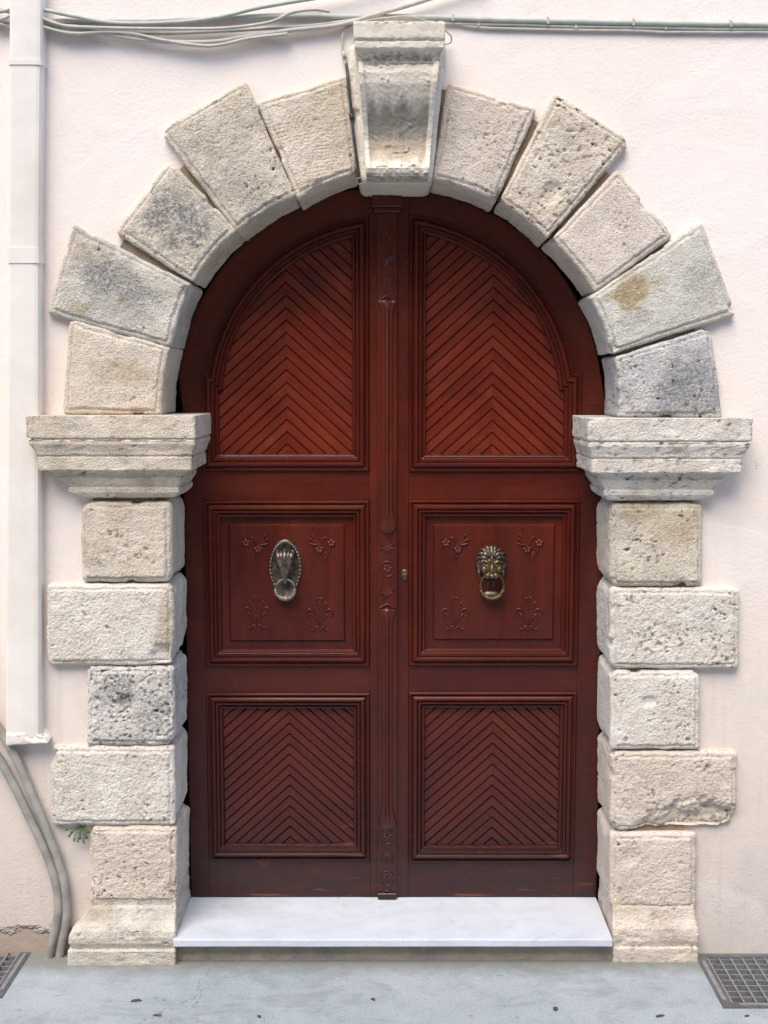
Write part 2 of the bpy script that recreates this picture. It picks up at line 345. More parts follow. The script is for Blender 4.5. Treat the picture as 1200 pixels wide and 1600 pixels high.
# ------------------------------------------------------------------ stone blocks
YF = -0.032; YD = 0.235                       # stone face plane, door face plane
def stone_mesh(c, yf=YF, yb=YD - .012, r=.016, seed=0, rough=1.0, margin=.017, raise_=.0045, pit=.5, bulge=0.0, carve=None, cell=.0037, hammer=1.0, reveal=0, stain=(), gritty=.7, tool=0.0, chips=3):
    """rounded, chisel-margined, pitted block. c: TL,TR,BR,BL (x,z) of the face; bulge lifts the bottom edge into an arc"""
    c = np.array(c, float); TL, TR, BR, BL = c
    Wd = (np.linalg.norm(TR - TL) + np.linalg.norm(BR - BL)) / 2; Hd = (np.linalg.norm(TL - BL) + np.linalg.norm(TR - BR)) / 2
    nu, nv = max(8, int(Wd / cell)), max(8, int(Hd / cell))
    ks = np.concatenate([np.linspace(0, .05, 12)[:-1], np.linspace(.05, yb - yf, 14)]); nd = len(ks) - 1
    idx = []; quads = []
    def face(A, B, fn):
        a, b = np.meshgrid(np.arange(A + 1), np.arange(B + 1), indexing='ij')
        ijk = np.stack(fn(a, b), -1).reshape(-1, 3); off = sum(len(q) for q in idx); idx.append(ijk)
        k = (np.arange(A)[:, None] * (B + 1) + np.arange(B)[None]).ravel() + off
        quads.append(np.stack([k, k + B + 1, k + B + 2, k + 1], 1))
    Z0 = lambda a: np.zeros_like(a)
    face(nu, nv, lambda a, b: (a, b, Z0(a)))
    face(nv, nd, lambda a, b: (Z0(a), a, b)); face(nd, nv, lambda a, b: (Z0(a) + nu, b, a))
    face(nd, nu, lambda a, b: (b, Z0(a), a)); face(nu, nd, lambda a, b: (a, Z0(a) + nv, b))
    A = np.concatenate(idx); Q = np.concatenate(quads)
    U, inv = np.unique(A, axis=0, return_inverse=True); inv = inv.ravel(); Q = inv[Q]
    p = np.stack([U[:, 0] / nu * Wd, U[:, 1] / nv * Hd, ks[U[:, 2]]], 1)
    # wander of the edges and rounding of the corners
    sp = p + seed * 3.1
    rr = r * (1 + .55 * fbm(sp, 14, seed, 2))
    if reveal: rr = np.minimum(rr * (1 + 1.3 * sstep(.05, .0, (Wd - p[:, 0]) if reveal > 0 else p[:, 0]) * sstep(.02, .06, p[:, 2])), .4 * Hd)
    lo = np.stack([rr, rr, rr], 1); hi = np.stack([Wd - rr, Hd - rr, np.full(len(p), 9.)], 1)
    q = np.minimum(np.maximum(p, lo), hi); d = p - q; L = np.linalg.norm(d, axis=1)
    nrm = d / np.maximum(L, 1e-9)[:, None]
    p = q + nrm * np.minimum(L, rr)[:, None]
    e = np.minimum(np.minimum(p[:, 0], Wd - p[:, 0]), np.minimum(p[:, 1], Hd - p[:, 1]))
    front = sstep(.3, .9, -nrm[:, 2])
    e2 = e + .003 * vn(sp, 30, seed + 5)
    inner = sstep(margin, margin + .005, e2) * front
    ham = fbm(sp, 105, seed + 1, 2, .6); mid = fbm(sp, 30, seed + 2, 2); big = fbm(sp, 9, seed + 3, 2)
    pits = sstep(.22, .50, fbm(sp, 75, seed + 8, 2)) * sstep(-.15, .45, fbm(sp, 8, seed + 9, 2) + pit - .5)
    holes = sstep(.40, .60, fbm(sp * np.array([1, 1.5, 1]), 42, seed + 12, 3)) * sstep(-.1, .35, fbm(sp, 9, seed + 13, 2) + (pit - .5))
    grit = np.random.RandomState(seed + 100).uniform(-1, 1, len(p))
    wv_ = sp[:, 0] * sin(tool) + sp[:, 1] * cos(tool) + .004 * fbm(sp, 12, seed + 60, 2)
    tl = np.sin(wv_ * 2 * pi / .011) * sstep(-.2, .5, fbm(sp, 10, seed + 61, 2)) if tool else 0.0
    rs = np.random.RandomState(seed + 7); chip = 0
    for _ in range(chips):                           # knocked corners and arrises
        cc = np.array([rs.uniform(0, Wd), rs.uniform(0, Hd)]); k_ = rs.randint(4)
        if k_ < 2: cc[0] = 0 if k_ else Wd
        else: cc[1] = 0 if k_ == 2 else Hd
        if rs.rand() < .4: cc = np.array([Wd * (cc[0] > Wd / 2), Hd * (cc[1] > Hd / 2)])
        rad_ = rs.uniform(.015, .04)
        chip = chip + rs.uniform(.004, .011) * sstep(1, .3, np.hypot(p[:, 0] - cc[0], p[:, 1] - cc[1]) / rad_ + .5 * fbm(sp, 45, seed + 70, 2)) * sstep(.06, .03, p[:, 2])
    groove = np.exp(-((e2 - margin) / .0028) ** 2) * front
    disp = raise_ * inner - .0028 * groove + rough * ((.0020 * ham + gritty * .0011 * grit + .0013 * tl) * (.35 + .65 * inner * hammer) + .0018 * mid + .0022 * big) \
        - rough * (.0035 * pits + .008 * holes) - chip
    if carve is not None: disp = disp - carve(p[:, 0] / Wd, p[:, 1] / Hd, sp) * np.maximum(front, .6 * (nrm[:, 2] < .1))
    p = p + nrm * disp[:, None]
    u, v = p[:, 0] / Wd, p[:, 1] / Hd
    P2 = (1 - v)[:, None] * ((1 - u)[:, None] * BL + u[:, None] * BR) + v[:, None] * ((1 - u)[:, None] * TL + u[:, None] * TR)
    if bulge:
        nd_ = (TL + TR - BL - BR); nd_ = nd_ / np.linalg.norm(nd_)
        P2 = P2 + (bulge * 4 * u * (1 - u) * (1 - v))[:, None] * nd_
    P2 = P2 + .0026 * np.stack([fbm(sp, 11, seed + 50), fbm(sp, 11, seed + 51)], 1)
    P = np.stack([P2[:, 0], yf + p[:, 2], P2[:, 1]], 1)
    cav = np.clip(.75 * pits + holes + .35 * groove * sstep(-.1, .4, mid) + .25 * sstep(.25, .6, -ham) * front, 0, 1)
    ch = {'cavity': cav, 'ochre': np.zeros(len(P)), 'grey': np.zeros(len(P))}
    for kind, cu, cv, ru, rv, amt in stain:          # a few stains have a place of their own
        dd_ = np.hypot((u - cu) / ru, (v - cv) / rv) + .55 * fbm(sp, 16, seed + 40, 4)
        ch[kind] = np.maximum(ch[kind], amt * sstep(1.05, .45, dd_))
    return P, Q, ch
arch = thing('stone_archway', 'rusticated limestone archway of rough blocks framing the double door', 'archway', W(610, 1489, 0))
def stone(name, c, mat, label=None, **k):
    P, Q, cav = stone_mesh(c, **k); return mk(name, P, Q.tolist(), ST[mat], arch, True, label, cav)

def rect_px(x0, x1, y0, y1, Y=YF):
    a, b, c_, d = XZ(x0, y0, Y), XZ(x1, y0, Y), XZ(x1, y1, Y), XZ(x0, y1, Y); return [a, b, c_, d]
def chipL2(u, v, sp): return .016 * sstep(.20, .05, np.hypot((u - .93) * 1.3, v - .12) + .04 * vn(sp, 40, 3))
def chipR4(u, v, sp):
    n = fbm(sp, 22, 77, 3)
    return .030 * sstep(.12, -.25, v - .42 + .5 * np.abs(u - .72) + .22 * n) * sstep(.1, .3, u) + .035 * sstep(.0, .25, u - .80 - .55 * v + .12 * n)
def dent(cu, cv, rad, dep):
    return lambda u, v, sp: dep * sstep(rad, rad * .3, np.hypot(u - cu, v - cv) + .25 * rad * vn(sp, 45, 5))
jamb = [  # x0,x1,y0,y1, stone, extras
 ((126, 268, 783, 911), 'cream', dict(seed=1, pit=.35, r=.019, gritty=.5), None),
 ((72, 271, 912, 1041), 'white', dict(seed=2, pit=.3, carve=chipL2, rough=1.25, stain=[('ochre', .93, .45, .08, .4, .5)]), None),
 ((135, 272, 1041, 1166), 'whitegrey', dict(seed=3, pit=.85, rough=1.5, carve=dent(.45, .55, .13, .012), stain=[('grey', .35, .7, .3, .3, .8), ('grey', .75, .4, .2, .4, .5)]), 'block with dark pock marks'),
 ((77, 273, 1166, 1291), 'white', dict(seed=4, pit=.5, rough=1.3), None),
 ((139, 276, 1291, 1413), 'rosy', dict(seed=5, pit=.55, rough=1.3), None),
 ((953, 1099, 785, 918), 'tan', dict(seed=6, pit=.55, r=.02, stain=[('ochre', .7, .75, .35, .3, .45), ('ochre', .35, .9, .3, .15, .5)]), None),
 ((953, 1156, 918, 1046), 'white', dict(seed=7, pit=.55, rough=1.3), None),
 ((954, 1095, 1047, 1173), 'white', dict(seed=8, pit=.45, rough=1.0, gritty=.5, carve=dent(.42, .62, .10, .008)), None),
 ((954, 1153, 1174, 1300), 'rosy', dict(seed=9, pit=.5, rough=1.35, carve=chipR4), 'block with a broken lower corner'),
 ((953, 1089, 1301, 1423), 'rosy', dict(seed=10, pit=.4, rough=1.2, carve=dent(.25, .68, .16, .006)), None)]
for (x0, x1, y0, y1), m, k, lb in jamb: stone('jamb_block', rect_px(x0, x1, y0 + .5, y1 - .5), m, lb, reveal=1 if x0 < 600 else -1, **k)

# the ten wedge stones: outer-left.. corners TL,TR (outside of the arch), BR,BL (inside)
vou = [
 ([(97, 645), (107, 499), (266, 545), (253, 646)], 'cream', dict(seed=21, pit=.3, hammer=.6, tool=-.6, gritty=.4, stain=[('ochre', .55, .45, .22, .35, .45)]), None),
 ([(72, 487), (114, 353), (299, 446), (268, 541)], 'grey', dict(seed=22, pit=.3, stain=[('grey', .62, .52, .26, .50, .75), ('ochre', .16, .75, .1, .12, .5), ('ochre', .40, .42, .07, .14, .5)]), 'stone with a grey lichen stain'),
 ([(180, 361), (263, 251), (369, 361), (303, 440)], 'tan', dict(seed=23, pit=.45, stain=[('grey', .55, .5, .45, .5, .95)]), None),
 ([(250, 202), (381, 127), (460, 307), (372, 363)], 'tan', dict(seed=24, pit=.4, rough=1.2, stain=[('grey', .45, .45, .5, .6, .28)]), None),
 ([(403, 158), (540, 117), (556, 272), (467, 311)], 'cream', dict(seed=25, pit=.25, gritty=.4, tool=.15), None),
 ([(702, 129), (837, 168), (773, 314), (677, 282)], 'rosy', dict(seed=26, pit=.6, gritty=.5), None),
 ([(869, 145), (985, 219), (853, 373), (782, 316)], 'cream', dict(seed=27, pit=.8, carve=dent(.62, .28, .16, .010)), 'stone with deep pocks'),
 ([(967, 266), (1052, 366), (928, 455), (861, 376)], 'rosy', dict(seed=28, pit=.3, gritty=.35, hammer=.6), None),
 ([(1098, 346), (1150, 489), (955, 551), (922, 466)], 'ochre', dict(seed=29, pit=.2, hammer=.5, tool=.4, stain=[('ochre', .28, .30, .26, .24, .95), ('grey', .55, .82, .30, .20, .35), ('grey', .62, .22, .18, .2, .4)]), 'stone with an ochre stain'),
 ([(1112, 513), (1129, 652), (964, 650), (961, 560)], 'slate', dict(seed=30, pit=.7, rough=1.2, stain=[('grey', .68, .68, .5, .42, .75)]), 'blue grey lichened stone')]
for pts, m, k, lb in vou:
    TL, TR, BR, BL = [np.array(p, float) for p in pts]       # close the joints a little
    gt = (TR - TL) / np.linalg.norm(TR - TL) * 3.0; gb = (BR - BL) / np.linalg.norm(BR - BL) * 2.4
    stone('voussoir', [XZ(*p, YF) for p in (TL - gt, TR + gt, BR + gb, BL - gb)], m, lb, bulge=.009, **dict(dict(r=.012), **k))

def profiled(name, xl, xr, yfront, yback, prof, ext, mat, seed, label=None, rough=1.0, pit=.6, parent=None):
    """stone whose plan grows with a profile [(z, offset)...]; ext=(left, right, front) metres per unit offset"""
    zs = np.array([a for a, _ in prof]); of = np.array([b for _, b in prof])
    rows = []
    seglen = np.hypot(np.diff(zs), np.diff(of) * .1); t = np.concatenate([[0], np.cumsum(seglen)])
    ts = np.unique(np.concatenate([np.linspace(0, t[-1], max(12, int(t[-1] / .005))), t])); Zr = np.interp(ts, t, zs); Or = np.interp(ts, t, of)
    nx, ny = int((xr - xl) / .006), 24
    ys = np.concatenate([np.linspace(0, 1, ny) ** 1.6])
    R = []
    for z, o in zip(Zr, Or):
        a, b, f = xl - ext[0] * o, xr + ext[1] * o, yfront - ext[2] * o
        row = [(a, f + (yback - f) * s, z) for s in ys[::-1]] + [(a + (b - a) * i / nx, f, z) for i in range(1, nx)] + [(b, f + (yback - f) * s, z) for s in ys]
        R.append(row)
    R = np.array(R); n, m, _ = R.shape
    P = R.reshape(-1, 3)
    # normals from finite differences
    du = np.gradient(R, axis=1); dv = np.gradient(R, axis=0); N = np.cross(du, dv).reshape(-1, 3); N /= np.linalg.norm(N, axis=1)[:, None] + 1e-9
    if N[(n // 2) * m + m // 2][1] > 0: N = -N
    sp = P + seed
    pits = sstep(.22, .5, fbm(sp, 75, seed, 2)) * sstep(-.2, .4, fbm(sp, 9, seed + 2, 2) + pit - .5)
    holes = sstep(.40, .58, fbm(sp, 46, seed + 12)) * sstep(-.1, .35, fbm(sp, 9, seed + 13) + (pit - .5))
    disp = rough * (.0024 * fbm(sp, 80, seed + 1) + .0022 * fbm(sp, 24, seed + 3, 2) + .003 * fbm(sp, 8, seed + 4, 2) - .004 * sstep(.3, .5, fbm(sp, 20, seed + 33, 2)) - .004 * pits - .007 * holes)
    P = P + N * disp[:, None]
    f = grid_faces(n, m)
    f += [list(range(m))[::-1], list(range((n - 1) * m, n * m))]
    return mk(name, P, f, ST[mat], parent or arch, True, label, {'cavity': np.clip(.7 * pits + holes, 0, 1), 'ochre': .35 * sstep(-.05, .45, fbm(sp, 9, seed + 30, 3)), 'grey': .3 * sstep(.1, .5, fbm(sp, 7, seed + 31, 3))})
# imposts (the moulded capitals the arch springs from)
YI = YF - .075
ip = [(649, .985), (650, 1.0), (683, 1.0), (684.5, .985), (685.5, .925), (687, .92), (688, .965), (694, .965), (700, .90), (706, .845), (711, .825), (712, .80), (713, .765), (714, .765), (715, .815), (734, .80), (735.5, .78), (736.5, .62), (740, .50), (746, .42), (748, .45), (752, .38), (760, .27), (763, .22), (764.5, .22), (765.5, .26), (772, .25), (778, .14), (781, .03)]
def impost(x0, x1, ext, seed, m, dy=0):
    prof = [(zz(y + dy, YI), o) for y, o in ip][::-1]
    profiled('impost', x0, x1, YF + .0, YD - .012, prof, ext, m, seed, None, .75, .45 if seed == 41 else .8)
impost(XZ(126, 720, YF)[0], XZ(270, 720, YF)[0], (.150, .087, .075), 41, 'cream')
impost(XZ(953, 720, YF)[0], XZ(1098, 720, YF)[0], (.085, .135, .075), 42, 'white', 4)
# plinths
def plinth(x0, x1, ext, seed):
    Yp = YF - .05
    pp = [(1414, .0), (1424, .0), (1428, .14), (1436, .26), (1444, .42), (1450, .66), (1456, .86), (1466, .96), (1474, .95), (1480, .84), (1484, .78), (1486, .98), (1503, 1.0), (1510, 1.0)]
    prof = [(zz(y, Yp), o) for y, o in pp][::-1]
    profiled('plinth', x0, x1, YF, YD - .012, prof, ext, 'grey' if seed == 51 else 'rosy', seed, None, 1.0, .5)
plinth(XZ(147, 1440, YF)[0], XZ(276, 1440, YF)[0], (.078, .004, .055), 51)
plinth(XZ(957, 1440, YF)[0], XZ(1083, 1440, YF)[0], (.004, .012, .034), 52)

# keystone: wedge at the back, scrolled console in front, moulded cap
def m_key():
    b = NB('keystone_limestone'); co = b.co; x, y, z = b.xyz()
    c = b.mix(b.ramp(b.noise(9, 5, .6), .35, .68), (.76, .70, .61), (.68, .60, .49))
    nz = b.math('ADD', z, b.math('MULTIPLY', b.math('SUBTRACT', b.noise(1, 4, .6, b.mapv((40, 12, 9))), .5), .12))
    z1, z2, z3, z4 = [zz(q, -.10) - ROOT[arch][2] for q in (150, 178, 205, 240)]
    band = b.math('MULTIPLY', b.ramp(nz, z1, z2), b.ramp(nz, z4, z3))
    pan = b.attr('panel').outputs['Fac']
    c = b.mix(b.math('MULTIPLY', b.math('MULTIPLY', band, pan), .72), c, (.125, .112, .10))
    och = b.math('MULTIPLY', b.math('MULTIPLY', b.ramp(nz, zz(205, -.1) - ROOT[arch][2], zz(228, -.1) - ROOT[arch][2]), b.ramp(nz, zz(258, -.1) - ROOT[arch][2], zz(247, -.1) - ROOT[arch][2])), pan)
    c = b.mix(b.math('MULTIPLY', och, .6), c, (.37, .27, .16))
    gr = b.math('MULTIPLY', b.attr('algae').outputs['Fac'], b.ramp(b.noise(60, 4, .7), .38, .58))
    c = b.mix(b.math('MULTIPLY', gr, .75), c, (.17, .18, .11))
    c = b.mix(b.math('MULTIPLY', b.ramp(b.noise(170, 3, .7), .52, .66), b.ramp(b.noise(12, 4, .6), .4, .65, 0, .4)), c, (.20, .18, .15))
    n = b.bump(b.noise(85, 6, .7), .6, .005)
    return b.out(c, .93, n, spec=.2)
M['key'] = m_key()
key = mk('keystone', *(lambda t: (t[0], t[1].tolist()))(stone_mesh([XZ(*p, -.055) for p in ((541, 66), (698, 66), (675, 286), (560, 286))], yf=-.055, seed=31, r=.022, raise_=.0, margin=.5, rough=.8)), M['key'], arch, True, 'scroll fronted keystone with a dark stain in its hollow')
def console():
    # v: photo row down the console, front Y along it
    rows = [(99, -.062), (99.5, -.138), (101, -.146), (106, -.150), (118, -.156), (135, -.152), (155, -.134), (175, -.113), (195, -.096), (215, -.088), (232, -.090), (244, -.100), (250, -.112), (256, -.130), (264, -.140), (272, -.135), (277, -.120), (279, -.09), (280, -.05)]
    pys = np.array([a for a, _ in rows]); yf = np.array([b for _, b in rows])
    tt = np.linspace(0, len(rows) - 1, 190); py = np.interp(tt, range(len(rows)), pys); Yv = np.interp(tt, range(len(rows)), yf)
    us = np.concatenate([[-.02, 0], np.linspace(0, 1, 64), [1, 1.02]]); R = []; panel = []; alg = []
    for r_, y_ in zip(py, Yv):
        k = (r_ - 99) / 181
        xl, xr = 560 + 13 * k, 686 - 17 * k
        for i, u in enumerate(us):
            e = min(u, 1 - u) * (xr - xl)
            inp = float(sstep(7.0, 9.0, np.array(e))) * float(sstep(100, 104, np.array(r_))) * float(sstep(277, 272, np.array(r_)))
            yy = y_ + .009 * inp
            sc_ = 4.5 * cos((u - .5) * 4 * pi) * (1 - abs(2 * u - 1) ** 4) * inp          # scalloped edge of the lower lip
            if 236 < r_ < 262: yy = float(np.interp(r_ - sc_, pys, yf)) + .009 * inp
            if i in (0, len(us) - 1): yy = -.05; u = min(max(u, 0), 1)
            if i in (1, len(us) - 2): yy = y_ + .003
            x_, _, z_ = W(xl + (xr - xl) * u, r_, -.11)
            R.append((x_, yy, z_)); panel.append(inp); alg.append(float(sstep(268, 276, np.array(r_))))
    R = np.array(R); m = len(us); n = len(py)
    R[:, 1] += .0030 * fbm(R, 26, 5, 3) + .0020 * fbm(R, 110, 6, 2) + np.random.RandomState(3).uniform(-.0009, .0009, len(R)) - .006 * sstep(.3, .5, fbm(R, 48, 15, 2)) * sstep(.0, .3, fbm(R, 11, 16, 2))
    mk('scroll_panel', R, grid_faces(n, m), M['key'], key, True, None, {'panel': np.array(panel), 'algae': np.array(alg)})
    # cap
    Yc = -.17
    cp = [(34, 1.0), (36, 1.02), (60, 1.0), (62, .95), (64, .9), (66, .94), (74, .92), (78, .80), (83, .60), (88, .48), (94, .40), (96, .45), (99, .42), (100, .1)]
    zs = [(zz(y, Yc), o) for y, o in cp][::-1]
    R = []; alg = []; t = np.linspace(0, len(zs) - 1, 70); Z = np.interp(t, range(len(zs)), [a for a, _ in zs]); O = np.interp(t, range(len(zs)), [b for _, b in zs])
    xl, xr = XZ(571, 60, Yc)[0], XZ(677, 60, Yc)[0]; nx = 50
    for z_, o in zip(Z, O):
        a, b_, f_ = xl - .035 * o, xr + .035 * o, -.115 - .060 * o
        R += [(a, y_, z_) for y_ in np.linspace(-.01, f_, 9)[:-1]] + [(a + (b_ - a) * i / nx, f_, z_) for i in range(nx + 1)] + [(b_, y_, z_) for y_ in np.linspace(f_, -.01, 9)[1:]]
        alg += [float(sstep(.93, .55, np.array(o)))] * (nx + 17)
    m = nx + 17; R = np.array(R); R += .0034 * np.stack([fbm(R, 30, 8), fbm(R, 30, 9), fbm(R, 30, 10)], 1) + np.random.RandomState(4).uniform(-.0008, .0008, R.shape)
    f = grid_faces(70, m) + [list(range(m))[::-1], list(range(69 * m, 70 * m))]
    mk('cap_moulding', R, f, M['key'], key, True, None, {'panel': np.zeros(len(R)), 'algae': np.array(alg)})
console()

# ------------------------------------------------------------------ wall with an arched opening
def fill_outline(outer, holes, Y=None):
    from mathutils import Vector
    from mathutils.geometry import tessellate_polygon
    loops = [[Vector((x, z, 0)) for x, z in l] for l in [outer] + holes]
    tris = tessellate_polygon(loops); pts = [(p.x, p.y) for l in loops for p in l]
    return pts, tris
ac = XZ(608, 632, 0.0); r_open = 366 * PX(0) ; xj0, xj1 = XZ(243, 1000, 0)[0], XZ(981, 1000, 0)[0]
acx = (xj0 + xj1) / 2; r_open = (xj1 - xj0) / 2
hole = [(xj0, -.3)] + [(acx - r_open * cos(a), ac[1] + r_open * sin(a)) for a in np.linspace(0, pi, 49)] + [(xj1, -.3)]
outer = [(-7, -.3), (xj0, -.3)]
outline = [(-7, -.3)] + hole + [(7, -.3), (7, 6.5), (-7, 6.5)]
pts, tris = fill_outline(outline, [])
V = [(x, 0, z) for x, z in pts]; n0 = len(V); V += [(x, .45, z) for x, z in pts]
Fw = [list(t) for t in tris]
Fw += [(i, i + 1, n0 + i + 1, n0 + i) for i in range(1, len(hole))]
Fw += [(len(pts) - 2, len(pts) - 1, n0 + len(pts) - 1, n0 + len(pts) - 2)]
wall = mk('house_wall', V, Fw, M['plaster'], None, False, None, None, (0, 0, 0))
tag(wall, 'pale pink plastered house wall around the stone archway', 'wall')
# brown mortar showing in the joints between the stones
Ym = -.007; am = [(acx - r_ * cos(t), ac[1] + r_ * sin(t)) for r_ in (r_open + .001, 484 * PX(0)) for t in np.linspace(.02, pi - .02, 60)]
mk('mortar_bed', [(x, Ym, z) for x, z in am] + [(x, .03, z) for x, z in am], grid_faces(2, 60) + [(i, i + 1, 121 + i, 120 + i) for i in range(59)], M['mortar'], arch)
for xa, xb in ((XZ(152, 1000, 0)[0], xj0 - .001), (xj1 + .001, XZ(1075, 1000, 0)[0])):
    b = MB(); b.box(xa, xb, Ym, .03, 0, ac[1] - .05); b.build('mortar_bed', M['mortar'], arch)
# dark timber lining seen only in the gaps behind the stones
b = MB(); b.box(xj0 - .12, xj1 + .12, YD + .075, YD + .11, -.02, ac[1] + r_open + .1)
dfm = b.build('door_backing', M['void'], None, origin=(0, YD + .09, 0)); tag(dfm, 'dark timber lining showing in the gaps around the door leaves', 'door lining')

# ------------------------------------------------------------------ ground
GR = [(1085, 1255, 1490, 1577, 128), (-125, 56, 1478, 1562, 0)]
def ground_rect(x0, x1, y0, y1):
    a = G(x0, y0); b_ = G(x1, y1); return a, b_
# grate rectangles in world metres on the pavement
gR = (G(1090, 1491)[0], G(1128, 1574)[0] + 0, )
xr0 = G(1127, 1576)[0]; yr0 = G(1127, 1576)[1]; yr1 = G(1090, 1493)[1]; xr0 = (G(1128, 1576)[0] + G(1088, 1493)[0]) / 2
RG = (xr0, xr0 + .42, yr0, yr1)
xl1 = (G(54, 1480)[0] + G(4, 1558)[0]) / 2; LG = (xl1 - .42, xl1, G(4, 1560)[1], G(54, 1481)[1])
gout = [(-30, -30), (30, -30), (30, 8), (-30, 8)]
def rl(r): return [(r[0], r[2]), (r[1], r[2]), (r[1], r[3]), (r[0], r[3])]
pts, tris = fill_outline(gout, [rl(RG), rl(LG)])
gr = mk('pavement', [(x, y, 0) for x, y in pts], tris, M['ground']); gr['kind'] = 'structure'
# make sure the ground faces up
for p in gr.data.polygons:
    if p.normal.z < 0: p.flip()

def grate(R, label, mirror):
    x0, x1, y0, y1 = R
    o = thing('drain_grate', label, 'drain grate', ((x0 + x1) / 2, (y0 + y1) / 2, 0), 'iron drain grates beside the doorway')
    fr = MB(); fw = .030
    for (a, b_, c_, d) in ((x0, x1, y0, y0 + fw), (x0, x1, y1 - fw * .7, y1), (x0, x0 + fw, y0 + fw, y1 - fw * .7), (x1 - fw, x1, y0 + fw, y1 - fw * .7)): fr.box(a, b_, c_, d, -.03, .004)
    fr.build('frame', M['iron'], o)
    b_ = MB(); ix0, ix1, iy0, iy1 = x0 + fw, x1 - fw, y0 + fw, y1 - fw * .7
    nx = int((ix1 - ix0) / .038); ny = 8
    for i in range(nx + 1):
        x = ix0 + .006 + (ix1 - ix0 - .012) * i / nx; b_.box(x - .0028, x + .0028, iy0, iy1, -.022, .0025)
    b_.build('long_bars', M['ironworn'], o)
    b_ = MB()
    for j in range(ny + 1):
        y = iy0 + .005 + (iy1 - iy0 - .010) * j / ny; b_.box(ix0, ix1, y - .0022, y + .0022, -.022, .0005)
    b_.build('cross_bars', M['ironworn'], o)
    pl = MB(); sx = x1 - fw * .72 if mirror else x0 + fw * .28
    pl.box(sx, sx + fw * .42, y0 + .045, y1 - .05, .004, .0065); pl.build('rim_plate', M['ironworn'], o)
    pl = MB(); pl.box(x0 + .055, x1 - .055, y0 + .010, y0 + .022, .004, .0065); pl.build('rim_plate', M['ironworn'], o)
    pt = MB(); pt.box(x0 - .003, x1 + .003, y0 - .003, y1 + .003, -.08, -.034); pt.build('silt', M['pit'], o)
grate(RG, 'square mesh iron drain grate at the foot of the wall right of the arch', False)
grate(LG, 'iron drain grate below the grey conduits left of the arch', True)

# ------------------------------------------------------------------ doorstep
step = thing('doorstep', 'white marble doorstep slab under the red double door', 'doorstep', W(610, 1500, -.05))
YS = -.095
sx0, sx1 = XZ(271, 1474, YS)[0], XZ(957, 1474, YS)[0]; szt, szb = zz(1468, YS), zz(1480, YS)
def slab():
    nx, ny = 120, 40; R = []
    top = [(s, 0) for s in np.linspace(YD + .06, YS + .004, ny)]
    prof = [(y, szt) for y, _ in top] + [(YS + .0012, szt - .0012), (YS, szt - .004), (YS, szb + .003), (YS + .002, szb + .0005), (YS + .004, szb), (YD + .06, szb)]
    jx0, jx1 = XZ(277, 1440, YF)[0], XZ(956, 1440, YF)[0]
    for y, z in prof:
        for i in range(nx + 1):
            R.append((sx0 + (sx1 - sx0) * i / nx, y, z))
    R = np.array(R); R[:, 1] += .0015 * fbm(R, 12, 3, 3) * (R[:, 1] < YS + .01)
    R[:, 2] += .001 * fbm(R, 5, 4, 2)
    n = len(prof); m = nx + 1; f = grid_faces(n, m)
    f += [[k * m for k in range(n)], [k * m + nx for k in range(n)][::-1]]
    return R, f
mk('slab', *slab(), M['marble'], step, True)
step.children[0].data.polygons.foreach_set('use_smooth', [False] * len(step.children[0].data.polygons))
P, Q, cav = stone_mesh([(XZ(268, 1480, -.05)[0], szb), (XZ(960, 1480, -.05)[0], szb), (XZ(960, 1480, -.05)[0], -.03), (XZ(268, 1480, -.05)[0], -.03)], yf=-.05, yb=.2, r=.006, seed=60, margin=.5, raise_=0, rough=1.2, cell=.006)
mk('riser', P, Q.tolist(), M['concrete'], step, True)

# ------------------------------------------------------------------ door leaves
dcx, dcz = XZ(608, 632, YD)
def rpx(r): return r * PX(YD)
R_OUT = rpx(333); R_ARCS = {-1: rpx(289), 1: rpx(293.5)}
zb = zz(1401, YD); seam = XZ(605, 900, YD)[0]
XE0, XE1 = XZ(289.5, 900, YD)[0], XZ(941, 900, YD)[0]

def clip_poly(poly, a, b_, c):
    """keep a*x+b*z<=c"""
    out = []
    for i in range(len(poly)):
        p, q = poly[i], poly[(i + 1) % len(poly)]; dp, dq = a * p[0] + b_ * p[1] - c, a * q[0] + b_ * q[1] - c
        if dp <= 0: out.append(p)
        if dp * dq < 0:
            t = dp / (dp - dq); out.append((p[0] + t * (q[0] - p[0]), p[1] + t * (q[1] - p[1])))
    return out
ZJ = rpx(49)
def arch_ring(x0, x1, z0, d, side, n=28):
    """outline of the arched upper panel inset by d; side=-1 left leaf, +1 right leaf. A small step joins arc and straight edge"""
    r = R_ARCS[side] - d; ux0, ux1, uz0 = x0 + d, x1 - d, z0 + d; zj = ZJ - d
    xi, xo = (ux1, ux0) if side < 0 else (ux0, ux1)
    th0 = math.acos(max(-1, min(1, (xi - dcx) / r))); xa = side * (r * r - zj * zj) ** .5; th1 = math.atan2(zj, xa)
    return [(xi, uz0)] + [(dcx + r * cos(t), dcz + r * sin(t)) for t in np.linspace(th0, th1, n)] + [(xo, dcz + zj), (xo, uz0)]
def arch_hull(x0, x1, z0, d, side):
    P = arch_ring(x0, x1, z0, d, side); return [P[0]] + [p for p in P[1:-2] if p[1] > dcz + ZJ + rpx(40)] + P[-2:]
def rect_ring(x0, x1, z0, z1, d): return [(x0 + d, z0 + d), (x0 + d, z1 - d), (x1 - d, z1 - d), (x1 - d, z0 + d)]
PROF = [(0, 0.0005), (.001, -.008), (.004, -.0115), (.0075, -.0115), (.0095, -.004), (.0125, -.003), (.016, -.011), (.021, -.0165), (.027, -.0175), (.031, -.0120), (.0330, -.0085), (.035, -.013), (.040, -.0125), (.044, -.003), (.0475, -.001), (.049, -.006), (.053, -.0045), (.0565, .006), (.058, .020)]
